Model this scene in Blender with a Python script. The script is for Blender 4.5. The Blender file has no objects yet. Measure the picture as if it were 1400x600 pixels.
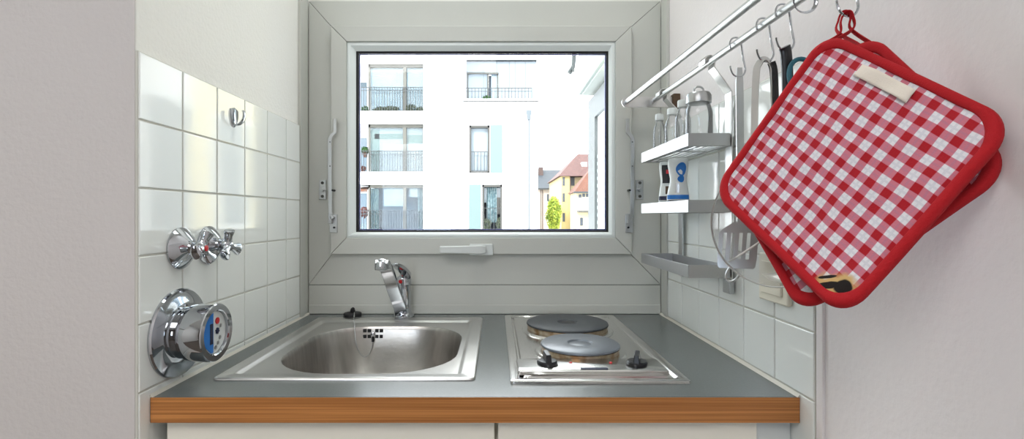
import bpy, bmesh, math, random
from mathutils import Vector, Matrix, Euler
random.seed(7)
PI = math.pi
COL = bpy.context.scene.collection
CZ = 1.179; F = 667.0; CX = 678.0; CY = 295.0
V = Vector

def P(px, py, Y):
    return V(((px-CX)/F*Y, Y, CZ+(CY-py)/F*Y))
def PX(px, X):      # depth at which plane x = X is seen in column px
    return X*F/(px-CX)
def s2l(c):
    c = c/255.0
    return c/12.92 if c <= .04045 else ((c+.055)/1.055)**2.4
def rgb(r, g, b): return (s2l(r), s2l(g), s2l(b), 1)

# ---------------------------------------------------------------- materials
MATS = {}
def mat(name, col=(.8,.8,.8,1), rough=.5, metal=0, bump=0, bscale=200, var=0, vscale=8, coat=0, spec=.5, noisecol=None, aniso=None, detail=3):
    if name in MATS: return MATS[name]
    m = bpy.data.materials.new(name); m.use_nodes = True
    nt = m.node_tree; N = nt.nodes; L = nt.links
    b = N['Principled BSDF']
    b.inputs['Base Color'].default_value = col
    b.inputs['Roughness'].default_value = rough
    b.inputs['Metallic'].default_value = metal
    b.inputs['Specular IOR Level'].default_value = spec
    b.inputs['Coat Weight'].default_value = coat
    b.inputs['Coat Roughness'].default_value = .05
    tc = N.new('ShaderNodeTexCoord')
    if bump:
        n = N.new('ShaderNodeTexNoise'); n.inputs['Scale'].default_value = bscale; n.inputs['Detail'].default_value = detail
        L.new(tc.outputs['Object'], n.inputs['Vector'])
        if aniso:
            mp = N.new('ShaderNodeMapping'); mp.inputs['Scale'].default_value = aniso
            L.new(tc.outputs['Object'], mp.inputs['Vector']); L.new(mp.outputs[0], n.inputs['Vector'])
        bp = N.new('ShaderNodeBump'); bp.inputs['Strength'].default_value = bump; bp.inputs['Distance'].default_value = .002
        L.new(n.outputs['Fac'], bp.inputs['Height']); L.new(bp.outputs[0], b.inputs['Normal'])
    if var or noisecol:
        n = N.new('ShaderNodeTexNoise'); n.inputs['Scale'].default_value = vscale; n.inputs['Detail'].default_value = 4
        L.new(tc.outputs['Object'], n.inputs['Vector'])
        if aniso:
            mp = N.new('ShaderNodeMapping'); mp.inputs['Scale'].default_value = aniso
            L.new(tc.outputs['Object'], mp.inputs['Vector']); L.new(mp.outputs[0], n.inputs['Vector'])
        r = N.new('ShaderNodeValToRGB')
        r.color_ramp.elements[0].position = .35; r.color_ramp.elements[1].position = .65
        r.color_ramp.elements[0].color = noisecol or tuple(c*(1-var) for c in col[:3])+(1,)
        r.color_ramp.elements[1].color = col
        L.new(n.outputs['Fac'], r.inputs[0]); L.new(r.outputs[0], b.inputs['Base Color'])
    MATS[name] = m
    return m

def glass(name, tint=(1,1,1,1), refl=1.0, haze=0.0, hazecol=(.8,.85,.85,1), rough=.02):
    m = bpy.data.materials.new(name); m.use_nodes = True
    nt = m.node_tree; N = nt.nodes; L = nt.links
    N.remove(N['Principled BSDF']); out = N['Material Output']
    tr = N.new('ShaderNodeBsdfTransparent'); tr.inputs[0].default_value = tint
    gl = N.new('ShaderNodeBsdfGlossy'); gl.inputs['Roughness'].default_value = rough
    fr = N.new('ShaderNodeFresnel'); fr.inputs[0].default_value = 1.45
    mu = N.new('ShaderNodeMath'); mu.operation = 'MULTIPLY'; mu.inputs[1].default_value = refl; mu.use_clamp = True
    L.new(fr.outputs[0], mu.inputs[0])
    mx = N.new('ShaderNodeMixShader'); L.new(mu.outputs[0], mx.inputs[0]); L.new(tr.outputs[0], mx.inputs[1]); L.new(gl.outputs[0], mx.inputs[2])
    last = mx
    if haze:
        df = N.new('ShaderNodeBsdfDiffuse'); df.inputs[0].default_value = hazecol
        m2 = N.new('ShaderNodeMixShader'); m2.inputs[0].default_value = haze
        L.new(mx.outputs[0], m2.inputs[1]); L.new(df.outputs[0], m2.inputs[2]); last = m2
    L.new(last.outputs[0], out.inputs['Surface'])
    return m

M = dict(
 plaster = mat('white_plaster', rgb(236,235,229), .85, bump=.5, bscale=150, detail=5),
 plaster_room_lit = mat('room_lit_plaster', rgb(208,203,200), .85, bump=.45, bscale=120, detail=5),
 plaster_right = mat('right_plaster', rgb(232,227,226), .85, bump=.45, bscale=110, detail=5),
 tile = mat('glazed_tile', rgb(238,241,237), .07, bump=.05, bscale=40, spec=.6),
 grout = mat('grout', rgb(206,205,196), .9),
 sealant = mat('sealant', rgb(206,202,190), .5),
 pvc = mat('window_plastic', rgb(198,199,192), .38, bump=.06, bscale=300, var=.04, vscale=3),
 pvc_dark = mat('window_seam', rgb(70,70,66), .7),
 bead = mat('bead_plastic', rgb(226,232,230), .3),
 gasket = mat('black_gasket', rgb(16,18,22), .5),
 spacer = mat('fringe_blue_spacer', rgb(26,34,104), .35),  # lens colour fringe at the pane edge put into the spacer colour
 alu = mat('satin_aluminium', (.52,.53,.53,1), .34, 1, bump=.05, bscale=300),
 steel = mat('brushed_steel', (.62,.615,.60,1), .3, 1, bump=.12, bscale=60, aniso=(1,12,1)),
 basin = mat('basin_steel', (.58,.56,.53,1), .3, 1, bump=.12, bscale=60, aniso=(1,12,1), var=.2, vscale=9),
 steel_hob = mat('hob_steel', (.66,.65,.63,1), .2, 1, bump=.06, bscale=40),
 chrome = mat('chrome', (.52,.54,.57,1), .05, 1),
 rustring = mat('burner_ring', (.60,.52,.40,1), .3, .9, noisecol=(.34,.20,.10,1), vscale=60),
 castrear = mat('cast_iron_dark', rgb(58,62,66), .5, bump=.1, bscale=400),
 castfront = mat('cast_iron_window_sheen', rgb(112,118,126), .32, .3, bump=.1, bscale=400),  # front plate lighter: the window's reflection is put into its colour
 black = mat('black_plastic', rgb(18,19,24), .3),
 rubber = mat('black_rubber', rgb(22,22,24), .6),
 white_pl = mat('white_plastic', rgb(214,218,216), .35),
 cream_pl = mat('cream_plastic', rgb(232,226,208), .4),
 cab = mat('cabinet_cream', rgb(240,236,222), .5, bump=.03, bscale=100),
 red = mat('red_binding', rgb(178,4,20), .85, bump=.4, bscale=900),
 reddot = mat('red_marker', rgb(200,20,30), .4),
 blue = mat('blue_plastic', rgb(20,110,190), .35),
 navy = mat('navy_plastic', rgb(16,26,60), .3),
 label_black = mat('black_label', rgb(24,24,30), .5),
 teal = mat('teal_rubber', rgb(20,90,104), .5),
 tag = mat('cloth_tag', rgb(232,222,208), .9, bump=.3, bscale=600),
 brown = mat('brown_block', rgb(96,74,56), .8, var=.4, vscale=60),
 dim = mat('rear_wall_paint', rgb(120,112,106), .8),
 floor = mat('floor_laminate', rgb(104,92,82), .45, var=.25, vscale=6, aniso=(1,8,1)),
)
M['pane'] = glass('window_glass', (.98,.99,.98,1), .6)
M['bottle'] = glass('bottle_glass', (.985,.99,.99,1), 1.3, .10, (.9,.92,.92,1))
M['ext_glass'] = None

def wood_edge():
    m = bpy.data.materials.new('wood_edge'); m.use_nodes = True
    N = m.node_tree.nodes; L = m.node_tree.links; b = N['Principled BSDF']
    tc = N.new('ShaderNodeTexCoord'); mp = N.new('ShaderNodeMapping'); mp.inputs['Scale'].default_value = (1.2, 1, 160)
    n = N.new('ShaderNodeTexNoise'); n.inputs['Scale'].default_value = 2.2; n.inputs['Detail'].default_value = 5
    r = N.new('ShaderNodeValToRGB'); e = r.color_ramp.elements
    e[0].position = .3; e[0].color = rgb(146,88,38); e[1].position = .7; e[1].color = rgb(206,140,76)
    L.new(tc.outputs['Object'], mp.inputs[0]); L.new(mp.outputs[0], n.inputs['Vector']); L.new(n.outputs['Fac'], r.inputs[0])
    L.new(r.outputs[0], b.inputs['Base Color']); b.inputs['Roughness'].default_value = .45
    return m
M['wood'] = wood_edge()
M['counter'] = mat('grey_laminate', rgb(98,103,102), .27, bump=.05, bscale=500, var=.06, vscale=300)

def gingham(n=12.6, dark=1.0, burn=True):
    m = bpy.data.materials.new('gingham_cloth'); m.use_nodes = True
    N = m.node_tree.nodes; L = m.node_tree.links; b = N['Principled BSDF']
    uv = N.new('ShaderNodeUVMap'); uv.uv_map = 'UVMap'
    # slight wobble of the weave
    ns = N.new('ShaderNodeTexNoise'); ns.inputs['Scale'].default_value = 5
    L.new(uv.outputs[0], ns.inputs['Vector'])
    vs = N.new('ShaderNodeVectorMath'); vs.operation = 'SCALE'; vs.inputs['Scale'].default_value = .018
    L.new(ns.outputs['Color'], vs.inputs[0])
    va = N.new('ShaderNodeVectorMath'); va.operation = 'ADD'; L.new(uv.outputs[0], va.inputs[0]); L.new(vs.outputs[0], va.inputs[1])
    sp = N.new('ShaderNodeSeparateXYZ'); L.new(va.outputs[0], sp.inputs[0])
    def math_(op, a, bb=None, c=None, clamp=False):
        q = N.new('ShaderNodeMath'); q.operation = op; q.use_clamp = clamp
        for i, x in enumerate((a, bb, c)):
            if x is None: continue
            if isinstance(x, (int, float)): q.inputs[i].default_value = x
            else: L.new(x, q.inputs[i])
        return q.outputs[0]
    def stripe(ch):
        n = 11.7 if ch == 'X' else 12.7
        t = math_('MULTIPLY', sp.outputs[ch], 2*PI*n)
        s = math_('SINE', t)
        return math_('MULTIPLY_ADD', s, 5.0, .1, True), math_('GREATER_THAN', math_('SINE', math_('MULTIPLY_ADD', sp.outputs[ch], 2*PI*n, PI)), .93)
    (sx, lx), (sy, ly) = stripe('X'), stripe('Y')
    tot = math_('MULTIPLY', math_('ADD', sx, sy), .5)
    r = N.new('ShaderNodeValToRGB'); e = r.color_ramp.elements
    e[0].position = 0; e[0].color = rgb(232,230,234)
    e[1].position = 1; e[1].color = rgb(176,6,26)
    k = e.new(.5); k.color = rgb(206,120,136)
    L.new(tot, r.inputs[0])
    # thin blue-grey woven lines in the white checks
    ln = math_('MULTIPLY', math_('MAXIMUM', lx, ly), .16)
    mx = N.new('ShaderNodeMixRGB'); L.new(ln, mx.inputs[0]); L.new(r.outputs[0], mx.inputs[1]); mx.inputs[2].default_value = rgb(120,130,160)
    # fine threads
    wv = N.new('ShaderNodeTexNoise'); wv.inputs['Scale'].default_value = 160; L.new(uv.outputs[0], wv.inputs['Vector'])
    hs = N.new('ShaderNodeMixRGB'); hs.blend_type = 'MULTIPLY'; hs.inputs[0].default_value = .12
    L.new(mx.outputs[0], hs.inputs[1]); L.new(wv.outputs['Fac'], hs.inputs[2])
    last = hs.outputs[0]
    if burn:
        n2 = N.new('ShaderNodeTexNoise'); n2.inputs['Scale'].default_value = 13; n2.inputs['Detail'].default_value = 2; L.new(uv.outputs[0], n2.inputs['Vector'])
        def blob(cx, cy, rx, ry, sharp, amp=.8):
            sp2 = N.new('ShaderNodeSeparateXYZ'); L.new(uv.outputs[0], sp2.inputs[0])
            # axes along and across the diagonal that looks horizontal when it hangs
            a = math_('SUBTRACT', sp2.outputs['X'], cx); c = math_('SUBTRACT', sp2.outputs['Y'], cy)
            hh = math_('DIVIDE', math_('SUBTRACT', a, c), rx); vv = math_('DIVIDE', math_('ADD', a, c), ry)
            d = math_('SQRT', math_('ADD', math_('MULTIPLY', hh, hh), math_('MULTIPLY', vv, vv)))
            d = math_('ADD', d, math_('MULTIPLY_ADD', n2.outputs['Fac'], amp, -amp/2))
            return math_('MULTIPLY', math_('SUBTRACT', 1.0, d), sharp, None, True)
        tan = blob(.868, .91, .17, .085, 2.5, 1.3)
        m3 = N.new('ShaderNodeMixRGB'); L.new(tan, m3.inputs[0]); L.new(last, m3.inputs[1]); m3.inputs[2].default_value = rgb(208,172,112)
        bl = math_('MAXIMUM', math_('MAXIMUM', blob(.905, .895, .06, .048, 6, .7), blob(.85, .93, .09, .022, 6, .8)), blob(.825, .905, .07, .012, 6, .8))
        m4 = N.new('ShaderNodeMixRGB'); L.new(bl, m4.inputs[0]); L.new(m3.outputs[0], m4.inputs[1]); m4.inputs[2].default_value = rgb(22,14,10)
        last = m4.outputs[0]
    L.new(last, b.inputs['Base Color']); b.inputs['Roughness'].default_value = .9
    b.inputs['Sheen Weight'].default_value = .15
    bp = N.new('ShaderNodeBump'); bp.inputs['Strength'].default_value = .5; bp.inputs['Distance'].default_value = .0015
    L.new(ns.outputs['Fac'], bp.inputs['Height'])
    bp2 = N.new('ShaderNodeBump'); bp2.inputs['Strength'].default_value = .3; bp2.inputs['Distance'].default_value = .001
    L.new(wv.outputs['Fac'], bp2.inputs['Height']); L.new(bp.outputs[0], bp2.inputs['Normal']); L.new(bp2.outputs[0], b.inputs['Normal'])
    return m
M['gingham'] = gingham()
M['gingham2'] = gingham(burn=False)

# ---------------------------------------------------------------- mesh builder
class MB:
    def __init__(s): s.bm = bmesh.new(); s.uv = None
    def quad(s, pts):
        return s.bm.faces.new([s.bm.verts.new(p) for p in pts])
    def box(s, a, b, M4=None):
        x0,y0,z0 = (min(a[i], b[i]) for i in range(3)); x1,y1,z1 = (max(a[i], b[i]) for i in range(3))
        c = [V((x,y,z)) for z in (z0,z1) for y in (y0,y1) for x in (x0,x1)]
        if M4: c = [M4 @ p for p in c]
        v = [s.bm.verts.new(p) for p in c]
        for f in ((0,2,3,1),(4,5,7,6),(0,1,5,4),(2,6,7,3),(0,4,6,2),(1,3,7,5)): s.bm.faces.new([v[i] for i in f])
        return s
    def hexa(s, bot, top):   # bottom loop and top loop of equal length
        n = len(bot); a = [s.bm.verts.new(p) for p in bot]; b = [s.bm.verts.new(p) for p in top]
        s.bm.faces.new(a[::-1]); s.bm.faces.new(b)
        for i in range(n): s.bm.faces.new((a[i], a[(i+1)%n], b[(i+1)%n], b[i]))
        return s
    def loops(s, ls, cap0=True, cap1=True, closed=True):
        vs = [[s.bm.verts.new(p) for p in l] for l in ls]
        n = len(ls[0])
        for a, b in zip(vs, vs[1:]):
            for i in range(n if closed else n-1): s.bm.faces.new((a[i], a[(i+1)%n], b[(i+1)%n], b[i]))
        if cap0: s.bm.faces.new(vs[0][::-1])
        if cap1: s.bm.faces.new(vs[-1])
        return s
    def ring(s, ls):         # closed torus-like strip of loops
        vs = [[s.bm.verts.new(p) for p in l] for l in ls]; n = len(ls[0]); m = len(ls)
        for j in range(m):
            a, b = vs[j], vs[(j+1)%m]
            for i in range(n): s.bm.faces.new((a[i], a[(i+1)%n], b[(i+1)%n], b[i]))
        return s
    def lathe(s, prof, o, axis=(0,0,1), n=32, cap0=True, cap1=True, star=None):
        ax = V(axis).normalized(); u = ax.orthogonal().normalized(); w = ax.cross(u)
        o = V(o); ls = []
        for r, h in prof:
            l = []
            for i in range(n):
                a = 2*PI*i/n; rr = max(r, 1e-5)
                if star: rr *= star(a, h)
                l.append(o+ax*h+(u*math.cos(a)+w*math.sin(a))*rr)
            ls.append(l)
        return s.loops(ls, cap0, cap1)
    def cyl(s, a, b, r, r1=None, n=20):
        a, b = V(a), V(b); r1 = r if r1 is None else r1
        return s.lathe([(r,0),(r1,(b-a).length)], a, b-a, n)
    def sweep(s, pts, rad, n=10, up=None, closed=False):
        # rad: number, or list of (ru, rw) per point; section is an ellipse (or rounded box if n==4)
        pts = [V(p) for p in pts]; ls = []; m = len(pts); prev = None
        for i, p in enumerate(pts):
            if closed: t = (pts[(i+1)%m]-pts[i-1])
            else: t = (pts[min(i+1,m-1)]-pts[max(i-1,0)])
            t.normalize()
            if up is not None: u = V(up)-t*V(up).dot(t)
            elif prev is None: u = t.orthogonal()
            else: u = prev-t*prev.dot(t)
            u.normalize(); prev = u; w = t.cross(u)
            r = rad if isinstance(rad, (int,float)) else (rad[i] if isinstance(rad, list) else rad)
            ru, rw = (r, r) if isinstance(r, (int,float)) else r
            l = []
            for k in range(n):
                a = 2*PI*(k+.5)/n
                c, d = math.cos(a), math.sin(a)
                if n == 4: c, d = (math.copysign(1,c), math.copysign(1,d))
                l.append(p+u*c*ru+w*d*rw)
            ls.append(l)
        if closed: return s.ring(ls)
        return s.loops(ls)
    def sphere(s, o, r, n=16, sc=(1,1,1)):
        prof = [(r*math.sin(PI*i/(n//2)), -r*math.cos(PI*i/(n//2))) for i in range(n//2+1)]
        b4 = len(s.bm.verts); s.lathe(prof, (0,0,0), (0,0,1), n); s.bm.verts.ensure_lookup_table()
        for v in s.bm.verts[b4:]: v.co = V((v.co.x*sc[0]+o[0], v.co.y*sc[1]+o[1], v.co.z*sc[2]+o[2]))
        return s

def spline(pts, k=6):
    pts = [V(p) for p in pts]; out = []
    for i in range(len(pts)-1):
        p0 = pts[max(i-1,0)]; p1 = pts[i]; p2 = pts[i+1]; p3 = pts[min(i+2,len(pts)-1)]
        for j in range(k):
            t = j/k
            out.append(.5*((2*p1)+(p2-p0)*t+(2*p0-5*p1+4*p2-p3)*t*t+(3*p1-p0-3*p2+p3)*t*t*t))
    out.append(pts[-1]); return out
def rrect(x0, x1, y0, y1, r, k=8, m=5):
    """rounded rectangle, same vertex count for any size"""
    pts = []; cs = [(x1-r,y1-r,0),(x0+r,y1-r,1),(x0+r,y0+r,2),(x1-r,y0+r,3)]
    arcs = []
    for cx,cy,q in cs:
        arcs.append([(cx+r*math.cos(PI/2*(q+i/k)), cy+r*math.sin(PI/2*(q+i/k))) for i in range(k+1)])
    for i, a in enumerate(arcs):
        pts += a; b = arcs[(i+1)%4][0]; e = a[-1]
        for j in range(1, m): pts.append((e[0]+(b[0]-e[0])*j/m, e[1]+(b[1]-e[1])*j/m))
    return pts

def wpos(o):
    p = V((0,0,0))
    while o is not None: p += o.location; o = o.parent
    return p
def obj(name, mb, m, parent=None, smooth=False, bevel=0, seg=2, label=None, cat=None, group=None, kind=None, angle=35, origin=None):
    bm = mb.bm if isinstance(mb, MB) else mb
    if not (isinstance(mb, MB) and getattr(mb, 'nofix', False)):
        bmesh.ops.recalc_face_normals(bm, faces=bm.faces[:])
    me = bpy.data.meshes.new(name); bm.to_mesh(me); bm.free()
    o = bpy.data.objects.new(name, me); COL.objects.link(o)
    if parent is not None:
        me.transform(Matrix.Translation(-wpos(parent))); o.parent = parent
    else:
        if origin is None:
            xs = [v.co for v in me.vertices]
            origin = V(((min(v.x for v in xs)+max(v.x for v in xs))/2, (min(v.y for v in xs)+max(v.y for v in xs))/2, min(v.z for v in xs)))
        me.transform(Matrix.Translation(-V(origin))); o.location = origin
    if isinstance(m, (list, tuple)):
        for q in m: me.materials.append(q)
    else: me.materials.append(m)
    if smooth:
        me.polygons.foreach_set('use_smooth', [True]*len(me.polygons))
        me.set_sharp_from_angle(angle=math.radians(angle))
    if bevel:
        b = o.modifiers.new('bevel', 'BEVEL'); b.width = bevel; b.segments = seg; b.limit_method = 'ANGLE'; b.angle_limit = math.radians(40)
        me.polygons.foreach_set('use_smooth', [True]*len(me.polygons)); me.set_sharp_from_angle(angle=math.radians(50)) if False else None
        b.harden_normals = True
    props(o, label, cat, group, kind)
    return o
def props(o, label=None, cat=None, group=None, kind=None):
    if label: o['label'] = label
    if cat: o['category'] = cat
    if group: o['group'] = group
    if kind: o['kind'] = kind
    return o
def thing(name, loc, label, cat, group=None):
    o = bpy.data.objects.new(name, None); o.location = loc; o.empty_display_size = .05; COL.objects.link(o)
    return props(o, label, cat, group)
def copy_tree(o, parent=None):
    c = o.copy(); COL.objects.link(c)
    if parent is not None: c.parent = parent
    for ch in list(o.children): copy_tree(ch, c)
    return c
def box(a, b): return MB().box(a, b)
def struct(name, mb, m, parent=None, **k):
    return obj(name, mb, m, parent, kind=None if parent else 'structure', **k)
def holes(mb, x0, x1, z0, z1, hs, y0, y1):
    xs = sorted({x0,x1,*[h[0] for h in hs],*[h[1] for h in hs]}); zs = sorted({z0,z1,*[h[2] for h in hs],*[h[3] for h in hs]})
    xs = [x for x in xs if x0 <= x <= x1]; zs = [z for z in zs if z0 <= z <= z1]
    for xa, xb in zip(xs, xs[1:]):
        run = None
        for za, zb in zip(zs, zs[1:]):
            cx, cz = (xa+xb)/2, (za+zb)/2
            inside = any(h[0] < cx < h[1] and h[2] < cz < h[3] for h in hs)
            if inside:
                if run: mb.box((xa,y0,run[0]),(xb,y1,run[1])); run = None
            else: run = (run[0], zb) if run else (za, zb)
        if run: mb.box((xa,y0,run[0]),(xb,y1,run[1]))
    return mb

# ---------------------------------------------------------------- room shell
XL, XR, YB = -.532, .468, 1.386
TL = XL-.006; TR_ = XR+.006
CT = .90
RX0, RX1, RY0, RH = -2.2, TR_, -2.6, 2.5
struct('floor', box((RX0-.2,RY0-.2,-.1),(RX1+.2,1.65,0)), M['floor'])
struct('ceiling', box((RX0-.2,RY0-.2,RH),(RX1+.25,1.65,RH+.2)), M['plaster'])
struct('wall_niche_left', box((RX0,.727,0),(TL,1.65,RH)), M['plaster_room_lit'] if False else M['plaster'], bevel=.004)
struct('wall_right', box((RX1,RY0,0),(RX1+.25,1.65,RH)), M['plaster_right'])
struct('wall_left', box((RX0-.2,RY0,0),(RX0,.9,RH)), M['plaster'])
struct('wall_rear', holes(MB(), RX0, RX1, 0, RH, [(-1.3,-.5,1.0,2.0)], RY0-.2, RY0), M['dim'])
struct('wall_back', holes(MB(), TL, TR_, 0, RH, [(-.50,.42,CZ-.12,CZ+.60)], 1.402, 1.65), M['plaster'])
# thin skin on the room-facing pier, its warm, dimmer light put into the colour
struct('wall_front_left', box((RX0,.7262,0),(TL+.0003,.7275,RH)), M['plaster_room_lit'])

def tiles(name, parent, xface, sgn, ys, zs):
    """glazed tiles standing proud of the wall; sgn = +1 when they face +x"""
    mb = MB(); g = .0014; b = .0022; dep = .0055
    for ya, yb in zip(ys, ys[1:]):
        for za, zb in zip(zs, zs[1:]):
            y0,y1,z0,z1 = ya+g, yb-g, min(za,zb)+g, max(za,zb)-g
            j = [random.uniform(-.00022,.00022) for _ in range(3)]
            def X(y, z, base):
                return base+sgn*(j[0]+j[1]*(y-(y0+y1)/2)/.05+j[2]*(z-(z0+z1)/2)/.05)
            def loop(i, xb): return [V((X(y,z,xb),y,z)) for y,z in ((y0+i,z0+i),(y1-i,z0+i),(y1-i,z1-i),(y0+i,z1-i))]
            mb.loops([loop(0, xface-sgn*dep), loop(0, xface-sgn*b*.45), loop(b*.2, xface-sgn*b*.16), loop(b*.6, xface)], True, True)
    o = obj(name, mb, M['tile'], parent)
    g2 = MB().box((xface-sgn*.0058, ys[0], min(zs)), (xface-sgn*.0018, ys[-1], max(zs)))
    obj('grout', g2, M['grout'], o)
    return o
pitch = .1023
wl = bpy.data.objects['wall_niche_left']; wr = bpy.data.objects['wall_right']
ysL = [.727+pitch*i for i in range(6)]+[1.324]
tiles('tile_panel', wl, XL, 1, ysL, [1.4255-pitch*i for i in range(11)])
ysR = [.7177+pitch*i for i in range(6)]+[1.3285]
tiles('tile_panel', wr, XR, -1, ysR, [1.4165-pitch*i for i in range(11)])
struct('trim_3', box((XR+.002,.702,0),(TR_+.001,.7170,1.40)), M['plaster_right'], bevel=.0015)
# vertical cover strips between tiles and window frame
for k, (x0, x1, ya) in enumerate(((TL, XL+.002, 1.326), (XR-.002, TR_, 1.3305))):
    t = MB().box((x0, ya, CT), (x1, ya+.026, 2.2))
    xa = x0 if k == 0 else x0+.0025; xb = x1-.0025 if k == 0 else x1
    t.box((xa, ya+.028, CT), (xb, 1.3855, 2.2))
    struct('trim_%d' % (k+1), t, M['pvc'], bevel=.0012)

# ---------------------------------------------------------------- window
Yf, Ys = 1.386, 1.370
def rectpx(l, r, t, b, Y):
    a = P(l, b, Y); c = P(r, t, Y); return (a.x, c.x, a.z, c.z)
W = thing('window_1', (0, Yf, CZ-.279), None, None); W['kind'] = 'structure'
def mitre(mb, O, I, yf, yb, gap=.0006, sides='LTRB'):
    ox0,ox1,oz0,oz1 = O; ix0,ix1,iz0,iz1 = I; g = gap
    q = dict(L=[(ox0,oz0+g),(ix0,iz0+g),(ix0,iz1-g),(ox0,oz1-g)], R=[(ix1,iz0+g),(ox1,oz0+g),(ox1,oz1-g),(ix1,iz1-g)],
             T=[(ix0+g,iz1),(ix1-g,iz1),(ox1-g,oz1),(ox0+g,oz1)], B=[(ox0+g,oz0),(ox1-g,oz0),(ix1-g,iz0),(ix0+g,iz0)])
    for s in sides:
        p = q[s]; mb.hexa([V((x,yf,z)) for x,z in p], [V((x,yb,z)) for x,z in p])
    return mb
Ofr = (XL, XR, P(0,389,Yf).z, CZ+.61); Osash = rectpx(452,864,35,347.5,Ys); Ifr = (Osash[0]+.004, Osash[1]-.004, Osash[2]+.004, Osash[3]-.004)
Ismall = (-.415, .333, CZ-.055, CZ+.485)
fr = obj('frame', mitre(MB(), Ofr, (Osash[0]-.001,Osash[1]+.001,Osash[2]-.001,Osash[3]+.001), Yf, 1.4, .0007), M['pvc'], W, bevel=.001)
obj('frame_core', holes(MB(), XL, XR, CZ-.279, CZ+.61, [Ismall], 1.390, 1.4015), M['pvc_dark'], W)
bd = MB(); bd.box((XL,Yf,CT+.0005),(XR,1.4,Ofr[2]-.0016))
obj('lower_board', bd, M['pvc'], W, bevel=.0012)
sl = MB(); zz = P(0,417,Yf-.004).z
sl.box((XL+.0005,Yf-.0025,CT+.001),(XR-.0005,Yf+.001,zz))
obj('board_lip', sl, M['pvc'], W, bevel=.001)
Isash = rectpx(473.5,842,56.5,325,Ys)
sash = obj('sash', mitre(MB(), Osash, Isash, Ys, 1.3955, .0004), M['pvc'], W, bevel=.0018)
# glazing bead: a sloping ledge running round the pane
def framering(mb, rects):
    ls = [[V((r[0],y,r[2])),V((r[1],y,r[2])),V((r[1],y,r[3])),V((r[0],y,r[3]))] for r, y in rects]
    return mb.ring(ls)
g0 = (Isash[0]-.001, Isash[1]+.001, Isash[2]-.001, Isash[3]+.001)
r1 = rectpx(476,839,59,322.5,1.3735); r2 = rectpx(479,836.5,62,320.5,1.3735); r3 = rectpx(486.8,831.8,70,317.2,1.384)
obj('glazing_bead', framering(MB(), [(g0,1.3765),(r1,1.3735),(r2,1.3735),(r3,1.384),(r3,1.394),(g0,1.394)]), M['bead'], W)
r4 = rectpx(490.3,828.8,73,314.6,1.388)
obj('gasket', framering(MB(), [(r3,1.3842),(r4,1.388),(r4,1.3915),((r3[0]-.002,r3[1]+.002,r3[2]-.002,r3[3]+.002),1.3915)]), M['gasket'], W)
r5 = rectpx(492.6,826.6,75.4,312.9,1.396)
obj('glass_spacer', framering(MB(), [(r4,1.3917),(r5,1.3925),(r5,1.399),(r4,1.399)]), M['spacer'], W)
obj('pane', box((r4[0]-.002,1.3895,r4[2]-.002),(r4[1]+.002,1.3912,r4[3]+.002)), M['pane'], W)
# operating handle
hb = MB(); a = P(642,349,1.366); b = P(674,333.5,1.366)
h0 = obj('handle_plate', hb.box((a.x,1.362,a.z),(b.x,1.3705,b.z)), M['white_pl'], W, bevel=.002)
hv = MB(); c = P(651,341,1.34)
hv.cyl((c.x+.014,1.362,c.z),(c.x+.014,1.345,c.z),.009)
a = P(601,346.5,1.338); b = P(663,336,1.338)
hv.sweep([V((a.x,1.338,(a.z+b.z)/2)), V(((a.x+b.x)/2,1.337,(a.z+b.z)/2)), V((b.x-.01,1.339,(a.z+b.z)/2)), V((b.x,1.346,(a.z+b.z)/2))],
         [(.0095,.005),(.0105,.006),(.0115,.008),(.010,.006)], n=4, up=(0,0,1))
obj('handle_lever', hv, M['white_pl'], h0, bevel=.003, seg=3)
# opening stays on both sides of the sash
def stay(xs, side):
    """xs(px) maps a column of the left stay to this one"""
    def q(px, py, Y=1.356): return P(xs(px), py, Y)
    bar = MB()
    bar.sweep([q(457.8,162), q(457.8,181), q(453.5,185), q(450.8,190), q(451,240), q(451.8,298)], [(.0018,.0048)]*2+[(.0018,.0055)]*4, n=4, up=(0,1,0))
    o = obj('opening_stay', bar, M['alu'], W, bevel=.0012)
    sc = MB()
    for py in (194,227): p = q(451,py,1.352); sc.cyl(p, p+V((0,.004,0)), .0016, n=10)
    p = q(454.5,260,1.35); sc.cyl(p, p+V((0,.018,0)), .003, n=12)
    obj('rivet', sc, M['gasket'], o)
    jt = MB(); a = q(449.5,318,1.36); b = q(460,293,1.36)
    jt.box((a.x,1.365,a.z),(b.x,1.3702,b.z)); jt.box((min(a.x,b.x)+.002,1.350,b.z-.026),(min(a.x,b.x)+.010,1.366,b.z+.002))
    p = q(453,297,1.35); jt.cyl(p, p+V((0,.02,0)), .0055, n=14)
    o2 = obj('stay_bracket', jt, M['alu'], o, bevel=.001)
    p = q(456.5,311,1.362); obj('screw', MB().cyl(p, p+V((0,.004,0)), .003, n=12), M['gasket'], o2)
    pl = MB(); a = P(xs(437),272.5,1.384); b = P(xs(446),246,1.384)
    pl.box((a.x,1.380,a.z),(b.x,1.3865,b.z))
    m = (a+b)/2; pl.cyl((m.x,1.37,m.z),(m.x,1.381,m.z),.006, n=14); pl.box((m.x-.003,1.366,m.z-.002),(m.x+(.016 if side<0 else -.016),1.371,m.z+.002))
    o3 = obj('strike_plate', pl, M['alu'], W, bevel=.0008)
    for dz in (-.019,.019):
        obj('screw', MB().cyl((m.x,1.3785,m.z+dz),(m.x,1.3805,m.z+dz),.0042, n=14), M['pvc_dark'], o3)
stay(lambda px: px, -1); stay(lambda px: 1315.8-px, 1)
# edge plate on the right plaster return
ep = MB(); ep.box((XR-.001,PX(924,XR),1.78),(XR+.004,PX(919,XR),1.92))
props(obj('hinge_plate', ep, M['alu'], bevel=.001), 'small grey metal plate on the wall edge at the top right beside the window', 'plate')

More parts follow.
